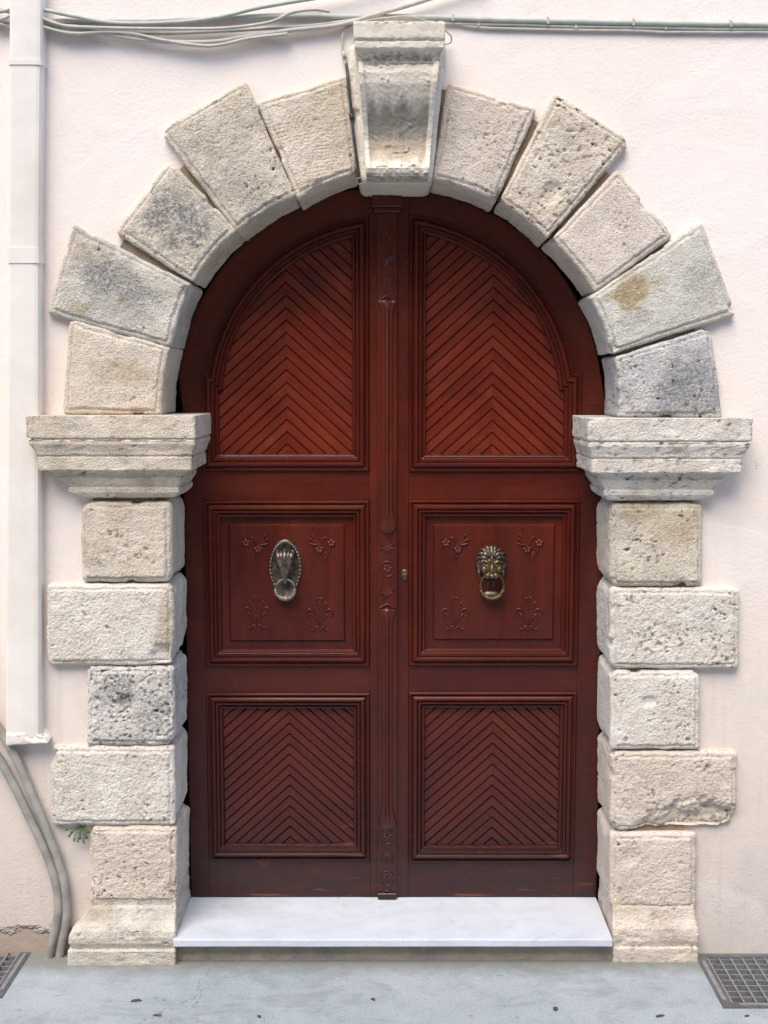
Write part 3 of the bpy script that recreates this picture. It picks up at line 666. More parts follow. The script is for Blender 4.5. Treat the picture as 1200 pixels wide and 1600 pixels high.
def moulding(ringf, scale, parent, hor):
    R = []; g = []
    for d, h in PROF:
        for x, z in ringf(d * scale): R.append((x, YD + h, z))
    m = len(ringf(0)); R = np.array(R)
    gr = np.stack([np.abs(R[:, 2]) + R[:, 0] * .6, np.repeat([d for d, _ in PROF], m) * 1.0 + .3 * R[:, 0] * 0, np.repeat([d for d, _ in PROF], m)], 1)
    return mk('moulding', R, grid_faces(len(PROF), m, True), M['wood'], parent, False, None, {'grain': gr})
def chevron(region, xc, zap, p, parent, slope=.90, seed=0, y0=.012):
    """tongue and groove boards meeting in a V; region is a convex outline"""
    xs = [q[0] for q in region]; zs = [q[1] for q in region]; area = sum(region[i][0] * region[(i + 1) % len(region)][1] - region[(i + 1) % len(region)][0] * region[i][1] for i in range(len(region)))
    R = region if area > 0 else region[::-1]
    rnd = random.Random(seed); B = MB(); bv, dp = .0036, .0060
    k0 = int((min(zs) - zap) / p) - 2; k1 = int((max(zs) + slope * (max(xs) - min(xs)) - zap) / p) + 2
    tone = []
    for sgn in (-1, 1):
        xe = min(xs) - .02 if sgn < 0 else max(xs) + .02
        for k in range(k0, k1):
            t0 = zap + k * p; jit = rnd.uniform(-.0012, .0012); sd = rnd.random() * 90
            for ta, tb, ha, hb in ((0, bv, dp, 0), (bv, p - bv, 0, 0), (p - bv, p, 0, dp)):
                quad = [(xc, t0 + ta), (xc, t0 + tb), (xe, t0 + tb - slope * abs(xe - xc)), (xe, t0 + ta - slope * abs(xe - xc))]
                for i in range(len(R)):
                    (ax, az), (bx, bz) = R[i], R[(i + 1) % len(R)]
                    quad = clip_poly(quad, bz - az, ax - bx, (bz - az) * ax + (ax - bx) * az)
                    if len(quad) < 3: break
                if len(quad) < 3: continue
                v = []; g = []
                for x, z in quad:
                    t = z + slope * abs(x - xc) - t0; h = ha + (hb - ha) * (t - ta) / (tb - ta)
                    v.append((x, YD + y0 + h + jit * (ha == hb == 0), z)); g.append(((z - abs(x - xc)) * .7 + sd, t * .8 + sd, sd))
                B.add(v, [list(range(len(v)))], g)
    o = B.build('chevron_panel', M['woodpanel'], parent)
    return o

def tube_part(B, pts2, r, Y, n=6, depth=1.3):
    P = catmull([(x, Y, z) for x, z in pts2], n); k = len(P); rr = 2.0 * r * np.interp(np.linspace(0, 1, k), [0, .15, .8, 1], [.5, 1, 1, .45])
    v, f = tube(P, rr, 6); v[:, 1] = Y + (v[:, 1] - Y) * depth; B.add(v, f, grainc(v))
def petal(B, c, ang, L, wd, Y, th=.0036):
    v, f = ell((c[0] + cos(ang) * L / 2, Y, c[1] + sin(ang) * L / 2), (L / 2, th, wd / 2), 8, 6, ang); v = np.array(v); B.add(v, f, grainc(v))
u_ = rpx(1.0)
def carve_flower(cx, cz, flip, Y, parent):
    """sprig: two stems meeting at the bottom, two five-petal flowers and a leaf fan"""
    B = MB(); q = lambda x, y: (cx + flip * x * u_, cz - y * u_)
    tube_part(B, [q(1, 22), q(-7, 10), q(-13, -2)], .0016, Y); tube_part(B, [q(1, 22), q(5, 12), q(9, 4)], .0016, Y)
    tube_part(B, [q(0, 14), q(3, 2), q(4, -6), q(-2, -17), q(-9, -16)], .0015, Y)
    for fx, fy in ((-13, -8), (6, 2)):
        c = q(fx, fy)
        for k in range(5): petal(B, c, k * 2 * pi / 5 + .4, 7.6 * u_, 6.0 * u_, Y, .006)
        v, f = ell((c[0], Y - .001, c[1]), (.0028, .0022, .0028)); B.add(v, f)
    for k, (ex, ey) in enumerate(((20, -22), (23, -15), (22, -8))):
        tube_part(B, [q(4, -3), q(10, -9 + k * 2), q(ex - 3, ey + 1), q(ex, ey)], .0022, Y)
    petal(B, q(4, -3), pi / 2 - flip * .95, 17 * u_, 6 * u_, Y, .004); petal(B, q(0, 18), pi / 2 + flip * .35, 15 * u_, 4 * u_, Y, .003)
    B.build('carved_flower', M['wood'], parent, True)
def carve_lily(cx, cz, Y, parent):
    B = MB()
    for s in (-1, 1):
        q = lambda x, y: (cx + s * x * u_, cz - y * u_)
        tube_part(B, [q(2, 22), q(3, 8), q(8, -2), q(15, -9), q(21, -5), q(20, 1), q(16, 2)], .0019, Y)
        tube_part(B, [q(1, 14), q(3, -4), q(6, -14), q(12, -21)], .0017, Y)
        tube_part(B, [q(0, 10), q(1.5, -8), q(5.5, -20), q(4, -26), q(0, -27)], .0016, Y)
        tube_part(B, [q(1, 22), q(5, 20), q(11, 25), q(13, 22)], .0019, Y)
        petal(B, q(2, 22), -pi / 2, 6 * u_, 3 * u_, Y)
        petal(B, q(1.5, 8), pi / 2 - s * .28, 26 * u_, 5 * u_, Y, .0035); petal(B, q(3, 10), pi / 2 - s * .75, 17 * u_, 4.5 * u_, Y, .0035)
    B.build('carved_lily', M['wood'], parent, True)

def leaf(side):
    sgn = 'left' if side < 0 else 'right'
    lab = 'mahogany door leaf with the oval bronze knocker and the carved centre post' if side < 0 else 'mahogany door leaf with the lion head knocker and keyhole'
    if side < 0:
        up = (317.5, 577.5, 736); upin = (345, 549, 708); mid = (319.5, 577.5, 782, 1040.5); fld = (358, 538.5, 820, 1002); low = (322.5, 577, 1082, 1344); pk = (447.5, 452); pit = (19.3, 17.2); apx = (694, 1309)
        X0, X1 = XE0, seam - .001
    else:
        up = (637.5, 905, 737); upin = (666, 877, 706); mid = (638, 904, 781, 1039.5); fld = (677, 866, 820, 1000); low = (640, 901.5, 1080.5, 1347); pk = (770, 769.5); pit = (18.8, 17.6); apx = (695, 1311)
        X0, X1 = seam + .001, XE1
    o = thing('door_leaf', lab, 'door', ((X0 + X1) / 2, YD, zb), 'leaves of the arched double door')
    xw = lambda px, py: XZ(px, py, YD)[0]; zw = lambda py: zz(py, YD)
    ux0, ux1, uz0 = xw(up[0], 660), xw(up[1], 660), zw(up[2])
    mx0, mx1, mz1, mz0 = xw(mid[0], 910), xw(mid[1], 910), zw(mid[2]), zw(mid[3])
    lx0, lx1, lz1, lz0 = xw(low[0], 1210), xw(low[1], 1210), zw(low[2]), zw(low[3])
    ux0 = mx0 = lx0 = (ux0 + mx0 + lx0) / 3; ux1 = mx1 = lx1 = (ux1 + mx1 + lx1) / 3
    yb = YD + .05
    # stiles: inner (meeting) stile straight to the arch, outer stile to the springing
    if side < 0: si = (max(ux1, mx1, lx1), X1); so_ = (X0, min(ux0, mx0, lx0))
    else: si = (X0, min(ux0, mx0, lx0)); so_ = (X1, X1); so_ = (max(ux1, mx1, lx1), X1)
    ztop_i = dcz + (R_OUT ** 2 - max(abs(si[0] - dcx), abs(si[1] - dcx)) ** 2) ** .5
    b_ = MB(); b_.box(si[0], si[1], YD, yb, zb, ztop_i, .0015); b_.build('stile', M['wood'], o)
    b_ = MB(); b_.box(so_[0], so_[1], YD, yb, zb, dcz, .0015); b_.build('stile', M['wood'], o)
    # rails between the stiles
    a0, a1 = (so_[1], si[0]) if side < 0 else (si[1], so_[0])
    for z0, z1 in ((zb, lz0), (lz1, mz0), (mz1, uz0)):
        b_ = MB(); b_.box(a0, a1, YD + .0006, yb, z0, z1, .0008, 'x'); b_.build('rail', M['wood'], o)
    # arched head between the panel arch and the opening
    n = 36; B = MB(); ri = R_ARCS[side]
    xi = si[0] if side < 0 else si[1]; xo = X0 if side < 0 else X1
    xu = ux0 if side < 0 else ux1; xa = side * (ri * ri - ZJ * ZJ) ** .5
    ti = math.acos((xi - dcx) / ri); to = math.atan2(ZJ, xa)
    ring_i = [(dcx + ri * cos(t), dcz + ri * sin(t)) for t in np.linspace(ti, to, n)]
    to2 = math.acos((xi - dcx) / R_OUT); t3 = math.atan2(ZJ, side * (R_OUT ** 2 - ZJ ** 2) ** .5)
    ring_o = [(dcx + R_OUT * cos(t), dcz + R_OUT * sin(t)) for t in np.linspace(to2, t3, n)]
    ring_i += [(xu, dcz + ZJ), (xu, dcz)]; ring_o += [(ring_o[-1][0], dcz + ZJ - .0005), (xo, dcz)]
    v = [(x, YD, z) for x, z in ring_i] + [(x, YD, z) for x, z in ring_o] + [(x, yb, z) for x, z in ring_i] + [(x, yb, z) for x, z in ring_o]
    k = len(ring_i); f = [(i, i + 1, k + i + 1, k + i) for i in range(k - 1)] + [(2 * k + i, 2 * k + i + 1, i + 1, i) for i in range(k - 1)]
    v = np.array(v); ang = np.arctan2(v[:, 2] - dcz, v[:, 0] - dcx); rad = np.hypot(v[:, 2] - dcz, v[:, 0] - dcx)
    B.add(v, f, np.stack([ang * .6, rad, v[:, 1] + side], 1)); B.build('arched_head', M['wood'], o)
    # mouldings
    ms = 1.03
    moulding(lambda d: arch_ring(ux0, ux1, uz0, d, side), ms, o, 1)
    moulding(lambda d: rect_ring(mx0, mx1, mz0, mz1, d), ms, o, 1)
    moulding(lambda d: rect_ring(lx0, lx1, lz0, lz1, d), ms, o, 1)
    # chevron boards
    dd = .052
    chevron(arch_hull(ux0, ux1, uz0, dd, side), xw(pk[0], 600), zw(apx[0]), rpx(pit[0]), o, .90, 5 + side)
    chevron(rect_ring(lx0, lx1, lz0, lz1, dd), xw(pk[1], 1210), zw(apx[1]), rpx(pit[1]), o, .90, 9 + side)
    # carved middle panel: flat ground, raised field
    fx0, fx1, fz1, fz0 = xw(fld[0], 910), xw(fld[1], 910), zw(fld[2]), zw(fld[3])
    R = []
    for d, h, rr_ in ((.050, .012, 0), (-.0015, .012, 1), (0.0, .0085, 1), (.004, .0040, 1), (.0065, .0035, 1)):
        for x, z in (rect_ring(mx0, mx1, mz0, mz1, d) if not rr_ else rect_ring(fx0, fx1, fz0, fz1, d)): R.append((x, YD + h, z))
    f = grid_faces(5, 4, True) + [(16, 17, 18, 19)]
    R = np.array(R); pn = mk('carved_panel', R, f, M['wood'], o, False, None, {'grain': grainc(R, 'z', 3.3 + side)})
    Yc = YD + .0035
    if side < 0:
        fl = ((397, 857, 1), (505, 857, -1)); li = ((401, 958), (499, 961))
    else:
        fl = ((710, 857, 1), (830, 857, -1)); li = ((711, 960), (826, 960))
    for px, py, s in fl: carve_flower(*XZ(px, py, YD), s, Yc, pn)
    for px, py in li: carve_lily(*XZ(px, py, YD), Yc, pn)
    return o
left = leaf(-1); right = leaf(1)

# centre post, fixed to the left leaf
def post():
    X = lambda px, py=900: XZ(px, py, YD)[0]; Zp = lambda py: zz(py, YD)
    pc = X(605); hw = rpx(15.5); YB = YD - .014
    b_ = MB(); b_.box(pc - hw, pc + hw, YB, YD + .0, zb - .0 , dcz + R_OUT * .985, .0015)
    # foot reaching just over the step
    b_.box(pc - hw, pc + hw * .95, YB - .010, YD - .0005, zz(1403, YB - .01) - .004, Zp(1392), .002)
    base = b_.build('centre_post', M['wood'], left)
    def shaft(y0, y1):
        """fluted shaft between two carved blocks: flares at both ends"""
        rows = [(y0, 15.2, 0.006), (y0 + 3, 14.6, .010), (y0 + 12, 11.5, .014), (y0 + 22, 8.6, .016), (y0 + 36, 8.4, .016), (y1 - 38, 8.4, .016), (y1 - 24, 9.8, .016), (y1 - 10, 13.4, .015), (y1 - 3, 15.0, .013), (y1 + 1, 13, .010), (y1 + 5, 6, .007), (y1 + 6.5, 1, .003)]
        us = np.linspace(-1, 1, 15); R = []
        for y, hw_, h in rows:
            for u in us:
                prof = (1 - abs(u) ** 4) * (.72 + .28 * cos(u * pi * 2.0))
                R.append((pc + u * hw_ * u_, YB - .0005 - h * prof, Zp(y)))
        R = np.array(R); mk('fluted_shaft', R, grid_faces(len(rows), 15), M['wood'], base, False, None, {'grain': grainc(R)})
    shaft(470, 827); shaft(950, 1288)
    def lip(y, w=14.5, r=.0022):
        B = MB(); tube_part(B, [(pc - w * u_, Zp(y + 3)), (pc - w * .6 * u_, Zp(y + 1)), (pc, Zp(y - 3)), (pc + w * .6 * u_, Zp(y + 1)), (pc + w * u_, Zp(y + 3))], r, YB - .001, 6, 1.0); B.build('carved_lip', M['wood'], base, True)
    for y in (466, 946, 1392): lip(y)
    def star(y):
        B = MB(); c = (pc, YB - .006, Zp(y)); n = 16; v = [c]
        for k in range(n):
            a = 2 * pi * k / n + pi / 8; r = (12.5 if k % 2 == 0 else 7.0) * u_; v.append((pc + r * cos(a), YB - .0035, Zp(y) + r * sin(a)))
        v += [(x, YB + .001, z) for x, _, z in v[1:]]; v[0] = (pc, YB - .0005, Zp(y))
        f = [(0, 1 + k, 1 + (k + 1) % n) for k in range(n)] + [(1 + k, n + 1 + k, n + 1 + (k + 1) % n, 1 + (k + 1) % n) for k in range(n)]
        B.add(v, f, grainc(np.array(v))); B.build('carved_star', M['wood'], base)
    def roundel(y, petals=6):
        B = MB(); P = [(pc + 12 * u_ * cos(a), YB - .001, Zp(y) + 12 * u_ * sin(a)) for a in np.linspace(0, 2 * pi, 25)[:-1]]
        v, f = tube(P, .0024, 6, closed=True); B.add(v, f, grainc(v))
        for k in range(petals): petal(B, (pc + 1.5 * u_ * cos(k * 2 * pi / petals), Zp(y) + 1.5 * u_ * sin(k * 2 * pi / petals)), k * 2 * pi / petals + pi / 2, 8 * u_, 3.4 * u_, YB, .003)
        B.build('rosette', M['wood'], base, True)
    for y in (406, 852, 922, 1336): star(y)
    for y in (373, 442, 888, 1305, 1370): roundel(y)
    B = MB(); w_ = rpx(23)
    B.box(pc - w_, pc + w_, YB - .030, YD, Zp(326), Zp(300), .003); B.box(pc - w_ * .88, pc + w_ * .88, YB - .018, YD - .0005, Zp(333), Zp(326), .002)
    B.build('cap_block', M['wood'], base)
post()

# keyhole on the right leaf
def keyhole():
    x, z = XZ(632, 898, YD); B = MB()
    ring = lambda r1, r2, y: [(x + r1 * cos(a), y, z + r2 * sin(a)) for a in np.linspace(0, 2 * pi, 25)[:-1]]
    R = ring(.0125, .019, YD + .002) + ring(.0125, .019, YD - .003) + ring(.0105, .0165, YD - .0045)
    B.add(R, grid_faces(3, 24, True) + [list(range(48, 72))]); e = B.build('escutcheon', M['brass'], right, False)
    z2 = z - .004; B = MB(); R = [(x + r * cos(a), y, z2 + r * sin(a)) for r, y in ((.0085, YD - .004), (.0085, YD - .011), (.007, YD - .0125)) for a in np.linspace(0, 2 * pi, 21)[:-1]]
    B.add(R, grid_faces(3, 20, True) + [list(range(40, 60))]); B.build('lock_cylinder', M['brass'], e)
    B = MB(); B.box(x - .0013, x + .0013, YD - .0138, YD - .0120, z2 - .0045, z2 + .001); v, f = ell((x, YD - .0128, z2 + .002), (.0024, .001, .0024)); B.add(v, f); B.build('key_slot', M['hole'], e)
keyhole()

# bronze knockers
def knocker_oval():
    Y = YD + .0035; u = u_; X = lambda px: XZ(px, 890, YD)[0]; Zp = lambda py: zz(py, YD)
    cx = X(446)
    def out(t, s=1.0):       # egg outline, narrower at the foot
        a = 2 * pi * t; zc = Zp(890); y = sin(a) * 49 * u; wv = 26 * (1.0 - .28 * max(0, -sin(a)) ** 1.3)
        return cx + cos(a) * wv * u * s, zc + y * s
    n = 64; R = []
    for s, h in ((1.0, 0), (1.0, -.004), (.95, -.009), (.88, -.009), (.82, -.004), (.4, -.006), (.02, -.007)):
        for k in range(n): x, z = out(k / n, s); R.append((x, Y + h, z))
    pl = mk('knocker_plate', R, grid_faces(7, n, True) + [[6 * n + i for i in range(n)]], M['bronze'], left, True, 'oval bronze knocker plate with beaded rim')
    B = MB()
    for k in range(46):
        x, z = out(k / 46, .915); v, f = ell((x, Y - .0095, z), (.0040, .0042, .0040), 7, 5); B.add(v, f)
    B.build('beaded_rim', M['bronzeworn'], pl, True)
    # hanging hand-like claw of five tapered lobes
    B = MB()
    for k, dx in enumerate((-11, -6, 0, 6, 11)):
        top = (X(446 + dx), Y - .014, Zp(858 + abs(dx) * .55)); P = catmull([top, (X(446 + dx * .95), Y - .030, Zp(866)), (X(446 + dx * .6), Y - .036, Zp(880)), (X(446 + dx * .2), Y - .032, Zp(896)), (X(446), Y - .024, Zp(903))], 5)
        v, f = tube(P, np.interp(np.linspace(0, 1, len(P)), [0, .3, .7, 1], [.0065, .0105, .0100, .006]), 8); B.add(v, f)
    v, f = ell((X(446), Y - .022, Zp(874)), (.026, .012, .032)); B.add(v, f)
    P = catmull([(X(446), Y - .022, Zp(893)), (X(446), Y - .026, Zp(903)), (X(446), Y - .022, Zp(913))], 5); v, f = tube(P, np.linspace(.010, .0045, len(P)), 8); B.add(v, f)
    for s in (-1, 1):
        v, f = ell((X(446 + s * 12), Y - .016, Zp(862)), (.006, .006, .009)); B.add(v, f)
    B.build('claw', M['bronze'], pl, True)
    B = MB(); P = [(X(446) + 15.5 * u * cos(a), Y - .022 - .004 * sin(a), Zp(919) + 16 * u * sin(a)) for a in np.linspace(0, 2 * pi, 41)[:-1]]
    v, f = tube(P, .0044, 8, closed=True); B.add(v, f)
    for a in np.linspace(-pi * .95, -.05 * pi, 14):
        v, f = ell((X(446) + 15.5 * u * cos(a), Y - .0245, Zp(919) + 16 * u * sin(a)), (.0074, .0074, .0074), 7, 5); B.add(v, f)
    v, f = ell((X(446), Y - .014, Zp(934)), (.017, .014, .011)); B.add(v, f)
    B.build('ring', M['bronzeworn'], pl, True)
knocker_oval()
def knocker_lion():
    Y = YD + .0035; u = u_; X = lambda px: XZ(px, 890, YD)[0]; Zp = lambda py: zz(py, YD)
    cx = 767; B = MB()
    E = lambda px, py, y, a, b_, c, rot=0: B.add(*ell((X(px), Y + y, Zp(py)), (a * u, b_, c * u), 12, 9, rot))
    E(cx, 878, -.008, 22, .022, 26)
    rnd = random.Random(4)
    for ring, (rad, nn, y) in enumerate(((21, 13, -.010), (16.5, 11, -.022))):      # mane locks fanning from the brow
        for k in range(nn):
            a = radians(-28 + 236 * k / (nn - 1)); bx, bz = cx + cos(a) * rad * .45, 876 - sin(a) * rad * .55; ex, ez = cx + cos(a) * rad * 1.10, 877 - sin(a) * rad * 1.22
            bend = 4.0 * (1 if cos(a) > 0 else -1)
            P = catmull([(X(bx), Y + y - .012, Zp(bz)), (X((bx + ex) / 2), Y + y - .010, Zp((bz + ez) / 2 - 2.5)), (X(ex), Y + y + .003, Zp(ez + 2)), (X(ex - bend * .4), Y + y + .006, Zp(ez + 6))], 4)
            v, f = tube(P, np.interp(np.linspace(0, 1, len(P)), [0, .4, 1], [.005, .0078, .0025]), 7); B.add(v, f)
    for s in (-1, 1):
        for k in range(4):                                                           # side locks beside the muzzle
            P = catmull([(X(cx + s * (16 + k % 2 * 3)), Y - .018, Zp(876 + k * 5)), (X(cx + s * (21 - k)), Y - .016, Zp(883 + k * 5)), (X(cx + s * (19 - k)), Y - .010, Zp(891 + k * 5))], 4)
            v, f = tube(P, np.linspace(.006, .0025, len(P)), 7); B.add(v, f)
    hd = B.build('lion_mane', M['bronze'], right, True, 'lion head knocker')
    B = MB()
    E(cx, 883, -.030, 12, .016, 15); E(cx, 890, -.044, 4.2, .012, 11); E(cx, 897, -.050, 5.2, .008, 4)
    for s in (-1, 1):
        E(cx + s * 7, 876, -.040, 6.5, .008, 3.0, s * .45); E(cx + s * 7.5, 882, -.040, 3.0, .006, 2.0); E(cx + s * 6, 897, -.040, 6, .012, 5, -s * .3); E(cx + s * 11, 889, -.032, 5, .010, 7)
    E(cx, 872, -.040, 3.2, .010, 7)
    B.build('lion_face', M['brass'], hd, True)
    B = MB(); E(cx, 930, -.006, 15, .012, 8); B.build('strike_boss', M['bronze'], hd, True)
    B = MB(); P = [(X(cx + 1) + 18.5 * u * cos(a), Y - .034 + .010 * sin(a) * -1, Zp(913) + 21 * u * sin(a)) for a in np.linspace(0, 2 * pi, 49)[:-1]]
    rr = [.0042 + .0030 * max(0, -sin(a)) for a in np.linspace(0, 2 * pi, 49)[:-1]]
    v, f = tube(P, rr, 9, closed=True); B.add(v, f)
    for a in np.linspace(-pi * .85, -.15 * pi, 13):
        v, f = ell((X(cx + 1) + 18.5 * u * cos(a), Y - .036 + .006, Zp(913) + 21 * u * sin(a)), (.0072, .0085, .0072), 7, 5); B.add(v, f)
    B.build('ring', M['brass'], hd, True)
    B = MB()
    for s in (-1, 1):
        P = catmull([(X(cx - 1 + s * 4), Y - .026, Zp(906)), (X(cx - 1 + s * 4.4), Y - .022, Zp(913)), (X(cx - 1 + s * 3.2 - 1), Y - .016, Zp(921))], 4)
        v, f = tube(P, np.linspace(.0026, .0014, len(P)), 6); B.add(v, f)
    B.build('beard', M['brass'], hd, True)
knocker_lion()

# ------------------------------------------------------------------ wall services
def duct():
    Yf = -.052; o = thing('downpipe_duct', 'flat white painted duct left of the arch, broken off at its foot', 'duct', W(36, 1150, 0))
    E = lambda x0, x1, y: (XZ(x0, y, Yf)[0], XZ(x1, y, Yf)[0])
    zt = zz(-80, Yf); z1, z2, z3 = zz(98, Yf), zz(398, Yf), zz(1152, Yf)
    def seg(name, a, b_, za, zb_, d=0.0):
        R = []; 
        for t in np.linspace(0, 1, 40):
            z = za + (zb_ - za) * t; l, r = a[0] + (b_[0] - a[0]) * t - d, a[1] + (b_[1] - a[1]) * t + d; f = Yf - d
            for x, y in ((l, 0.01), (l, f + .008), (l + .003, f + .002), (l + .009, f), ((l + r) / 2, f - .0015), (r - .016, f), (r - .006, f + .003), (r, f + .014), (r, .01)): R.append((x, y, z))
        R = np.array(R); R[:, 1] += .0012 * fbm(R, 14, 8, 2) * (R[:, 1] < 0) + .0035 * sstep(.9, .3, R[:, 2]) * fbm(R, 16, 9, 3) * (R[:, 1] < 0)
        mk(name, R, grid_faces(40, 9) + [list(range(9)), list(range(39 * 9, 40 * 9))[::-1]], M['duct'], o, False)
    seg('pipe_section', E(14, 66, -80), E(14, 65.5, 98), zt, z1); seg('pipe_section', E(14, 64.5, 98), E(12.5, 61.5, 398), z1 - .001, z2); seg('pipe_section', E(12.5, 61.5, 398), E(8, 62, 1152), z2 - .001, z3)
    seg('collar', E(14, 65, 94), E(14, 65, 94), z1 + .010, z1 - .006, .003); seg('collar', E(12.5, 61.5, 398), E(12.5, 61.5, 398), z2 + .022, z2 - .026, .0025)
    P, Q, cav = stone_mesh([XZ(10, 1145, Yf), XZ(66, 1145, Yf), XZ(76, 1161, Yf), XZ(10, 1165, Yf)], yf=Yf - .008, yb=.01, r=.006, seed=70, margin=.5, raise_=0, rough=1.2)
    mk('broken_foot', P, Q.tolist(), M['duct'], o, True)
duct()

def cable(name, label, cat, pts, r, mat, Y=None, group=None, seg=8, n=10, wob=0.0):
    P = catmull([(p[0], p[2] if len(p) > 2 else (Y if Y is not None else -r - .003), p[1]) for p in pts], n)
    P = np.array([W(x, z, y) for x, y, z in P])
    if wob: P[:, 2] += wob * vn(np.stack([P[:, 0], P[:, 2] * 0, P[:, 2] * 0], 1), 6, int(r * 9e4)); 
    v, f = tube(P, r, seg); o = mk(name, v, f, mat, None, True, None, None, tuple(P[0])); tag(o, label, cat, group); return o, P
def clips(o, P, xs, r, h=.012):
    for px in xs:
        i = int(np.argmin(np.abs(P[:, 0] - XZ(px, 40, -.01)[0]))); c = P[i]; B = MB()
        B.box(c[0] - .0035, c[0] + .0035, c[1] - r - .0025, -.0005, c[2] - r - .003, c[2] + r + .003, .001)
        v, f = ell((c[0], c[1] * .5, c[2] + (r + .006)), (.003, .005, .003), 6, 4); B.add(v, f)
        B.build('cable_clip', M['cable'], o, False)
GC = 'cables strung across the wall above the arch'
o, P = cable('cable', 'thickest pale cable running the full width of the wall above the keystone', 'cable', [(-160, 30), (-30, 31), (60, 36), (110, 33), (230, 33), (420, 25.5), (560, 26.5), (660, 27), (760, 31), (900, 34), (1050, 37), (1200, 39), (1330, 41)], .0092, M['cablegreen'], -.011, GC)
clips(o, P, (705, 850, 985, 1140), .0072)
o, P = cable('cable', 'thin pale cable clipped just below the thick one right of the keystone', 'cable', [(560, 24), (640, 29), (700, 37), (800, 39), (900, 42), (1000, 43), (1100, 45.5), (1200, 46), (1330, 49)], .0056, M['cable'], -.008, GC, wob=.0015)
clips(o, P, (745, 896, 1040), .0042)
cable('cable', 'lowest thin cable of the three right of the keystone', 'cable', [(690, 33), (740, 42), (800, 45.5), (900, 47), (1000, 49), (1050, 50.5), (1200, 51), (1330, 53)], .0052, M['cable'], -.007, GC, wob=.0012)
cable('cable', 'sagging cable crossing from the top left corner under the bundle, then up past the keystone', 'cable', [(-120, -10), (-30, 8), (30, 22), (75, 36), (130, 46), (200, 59), (260, 65), (330, 65.5), (380, 58), (450, 48), (530, 39), (590, 22), (640, 8), (690, -8), (760, -30)], .0072, M['cable'], -.026, GC)
cable('cable', 'cable dipping below the bundle beside the white duct and rising to the top edge', 'cable', [(-120, 10), (-20, 20), (30, 12), (70, 16), (120, 26), (180, 36), (270, 35), (340, 27), (400, 13), (450, 4), (520, -8), (620, -30)], .0064, M['cablegreen'], -.030, GC)
cable('cable', 'cable looping low across the white duct then along the middle of the bundle', 'cable', [(-120, 25), (-40, 28), (5, 40), (40, 47), (75, 43), (110, 41), (170, 47), (250, 52), (350, 48), (440, 43), (490, 40), (545, 33), (600, 24)], .0062, M['cable'], -.018, GC)
o, P = cable('cable', 'slack cable bowing lowest under the bundle halfway to the keystone', 'cable', [(60, 40), (110, 52), (170, 50), (210, 53), (250, 62), (310, 71), (345, 70), (390, 60), (450, 53)], .0056, M['cable'], -.033, GC)
o, P = cable('cable', 'cable running along the top of the bundle and curling over near the keystone', 'cable', [(-120, 22), (-20, 34), (30, 20), (60, 27), (100, 40), (150, 43), (250, 45), (350, 44), (420, 35), (455, 20), (490, 15), (515, 18)], .0052, M['cable'], -.038, GC)
# bunch above the keystone
cable('wire', 'thin wire looping over the top of the keystone', 'wire', [(540, 45, -.01), (570, 33, -.05), (610, 27, -.12), (640, 26, -.15), (670, 34, -.12), (690, 44, -.08), (704, 56, -.03), (705, 65, -.02), (698, 69, -.015), (690, 69, -.02)], .0022, M['cable'])
o, P = cable('wire', 'white wire dropping down the left edge of the keystone', 'wire', [(600, 30, -.012), (560, 38, -.012), (543, 42, -.012), (536, 52, -.014), (535, 70, -.014), (537.5, 84, -.013), (541, 105, -.013)], .0042, M['cable'])
v, f = tube([W(536.5, 80, -.013), W(538.5, 92, -.013)], .0065, 8); mk('sleeve', v, f, M['cable'], o, True)
o, P = cable('cable', 'black cable down the joint between the keystone and the left wedge stone', 'cable', [(541, 100, -.020), (544, 125, -.05), (548, 165, -.056), (552, 205, -.058), (557, 245, -.058), (560.5, 272, -.054), (562, 286, -.045)], .0046, M['black'])
v, f = tube([W(549, 178, -.056), W(550.5, 187, -.057)], .0085, 8); mk('joint_clamp', v, f, M['black'], o, True)
Pr = [np.array(W(562 + 5 * cos(a), 283 + 5 * sin(a), -.064)) for a in np.linspace(0, 2 * pi, 21)[:-1]]
v, f = tube(Pr, .0016, 6, closed=True); mk('end_ring', v, f, M['ironworn'], o, True)
GQ = 'grey conduits running to the ground left of the arch'
cable('conduit', 'upper right one of the two fat grey conduits curving to the ground', 'conduit', [(-60, 1050), (-25, 1105), (6, 1150), (30, 1195), (56, 1256), (80, 1315), (97, 1365), (104, 1410), (102, 1445), (96, 1477), (92, 1500)], .0145, M['conduit'], -.026, GQ, 12)
cable('conduit', 'lower left one of the two fat grey conduits curving to the ground', 'conduit', [(-80, 1090), (-40, 1140), (-5, 1180), (22, 1228), (50, 1285), (72, 1333), (86, 1375), (91, 1412), (88, 1445), (80, 1477), (76, 1500)], .0145, M['conduit'], -.030, GQ, 12)

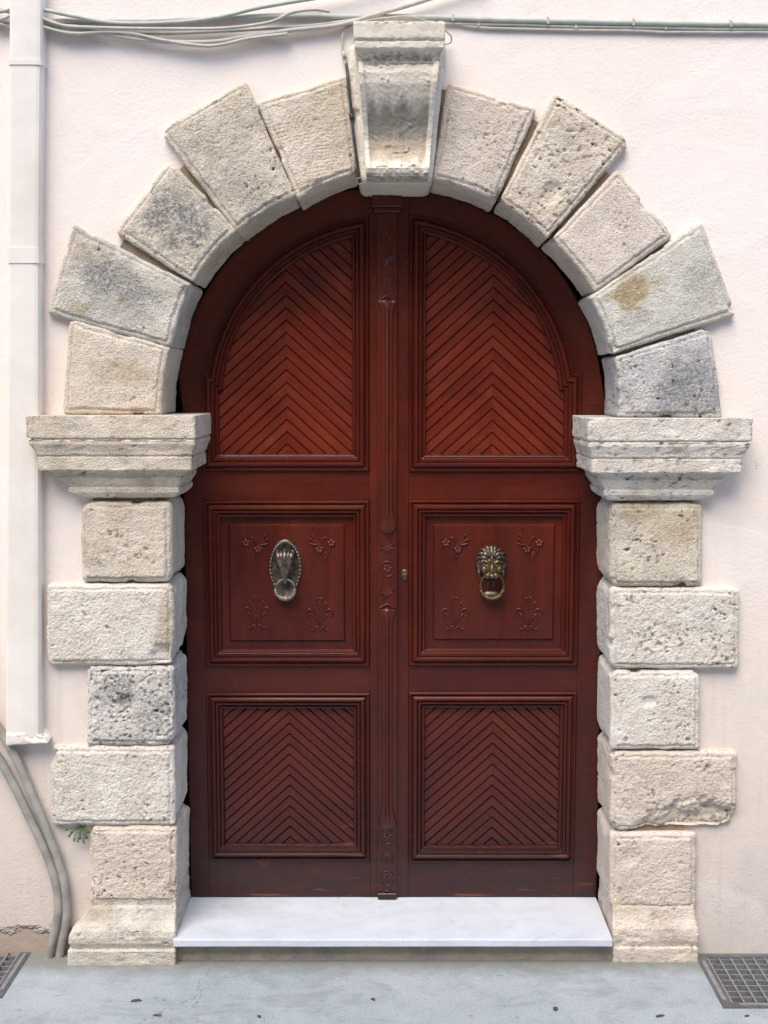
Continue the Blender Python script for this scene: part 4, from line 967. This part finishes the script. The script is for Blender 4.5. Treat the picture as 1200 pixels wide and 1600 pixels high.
# ------------------------------------------------------------------ little things
def fern():
    c = np.array(W(132, 1290, -.01)); o = thing('fern', 'small green fern sprouting under the jamb block above the grey conduits', 'fern', tuple(c))
    rnd = random.Random(3)
    for k, (dx, dz, L) in enumerate(((-.050, -.022, 9), (-.070, -.004, 9), (-.058, -.036, 9), (-.020, -.058, 9), (.004, -.062, 8), (.026, -.018, 7), (-.036, -.055, 8), (.016, -.044, 7), (-.010, -.046, 7))):
        B = MB(); P = catmull([c, c + np.array((dx * .35, -.020, dz * .12 + .004)), c + np.array((dx * .68, -.030, dz * .5)), c + np.array((dx * .8, -.026, dz * .8))], 5)
        v, f = tube(P, .0008, 5); B.add(v, f)
        T = np.gradient(P, axis=0)
        for i in range(2, len(P)):
            t = T[i] / np.linalg.norm(T[i]); s = np.cross(t, (0, -1, .3)); s /= np.linalg.norm(s); ln = .010 * (1 - .6 * i / len(P)) + .002
            for sg in (-1, 1):
                a = P[i]; tip = a + (s * sg * .8 + t * .7) * ln * .8 + np.array((0, rnd.uniform(-.003, .003), rnd.uniform(-.002, .001))); m_ = (a + tip) / 2; wv = t * .0017
                B.add([a, m_ + wv, tip, m_ - wv], [(0, 1, 2, 3)])
        B.build('frond', M['fern'], o)
fern()
def gum(px, py, rx, ry, seed, label):
    c = G(px, py); R = []; n = 18; rnd = random.Random(seed)
    for s, h in ((1, .0005), (.85, .003), (.4, .004)):
        for k in range(n):
            a = 2 * pi * k / n; q = 1 + .28 * sin(a * 2 + seed) + .16 * sin(a * 5 + seed * 2); R.append((c[0] + rx * q * s * cos(a), c[1] + ry * q * s * sin(a), h))
    o = mk('gum_spot', R, grid_faces(3, n, True) + [list(range(2 * n, 3 * n))], M['gum'], None, True, None, None, c); tag(o, label, 'gum spot', 'dark spots trodden into the pavement')
gum(213, 1564, .014, .010, 1, 'largest dark spot on the pavement before the left jamb')
gum(246, 1587, .011, .007, 2, 'dark spot close to the bottom edge under the largest spot')
gum(583, 1562, .007, .008, 3, 'small dark spot on the pavement before the middle of the step')
gum(405, 1589, .007, .006, 4, 'tiny dark spot at the bottom edge between the left jamb and the middle')
gum(868, 1577, .010, .010, 5, 'dark spot on the pavement before the right part of the step')
gum(1031, 1588, .014, .007, 6, 'dark spot on the pavement before the right jamb')
gum(1167, 1588, .007, .006, 7, 'dark spot in front of the square mesh grate')

# ------------------------------------------------------------------ other side of the narrow street: unseen front added to block low sky
B = MB(); B.box(-9, 9, -7.4, -7.0, -.05, 6.2); fc = B.build('unseen_facade', M['facade']); fc['kind'] = 'structure'
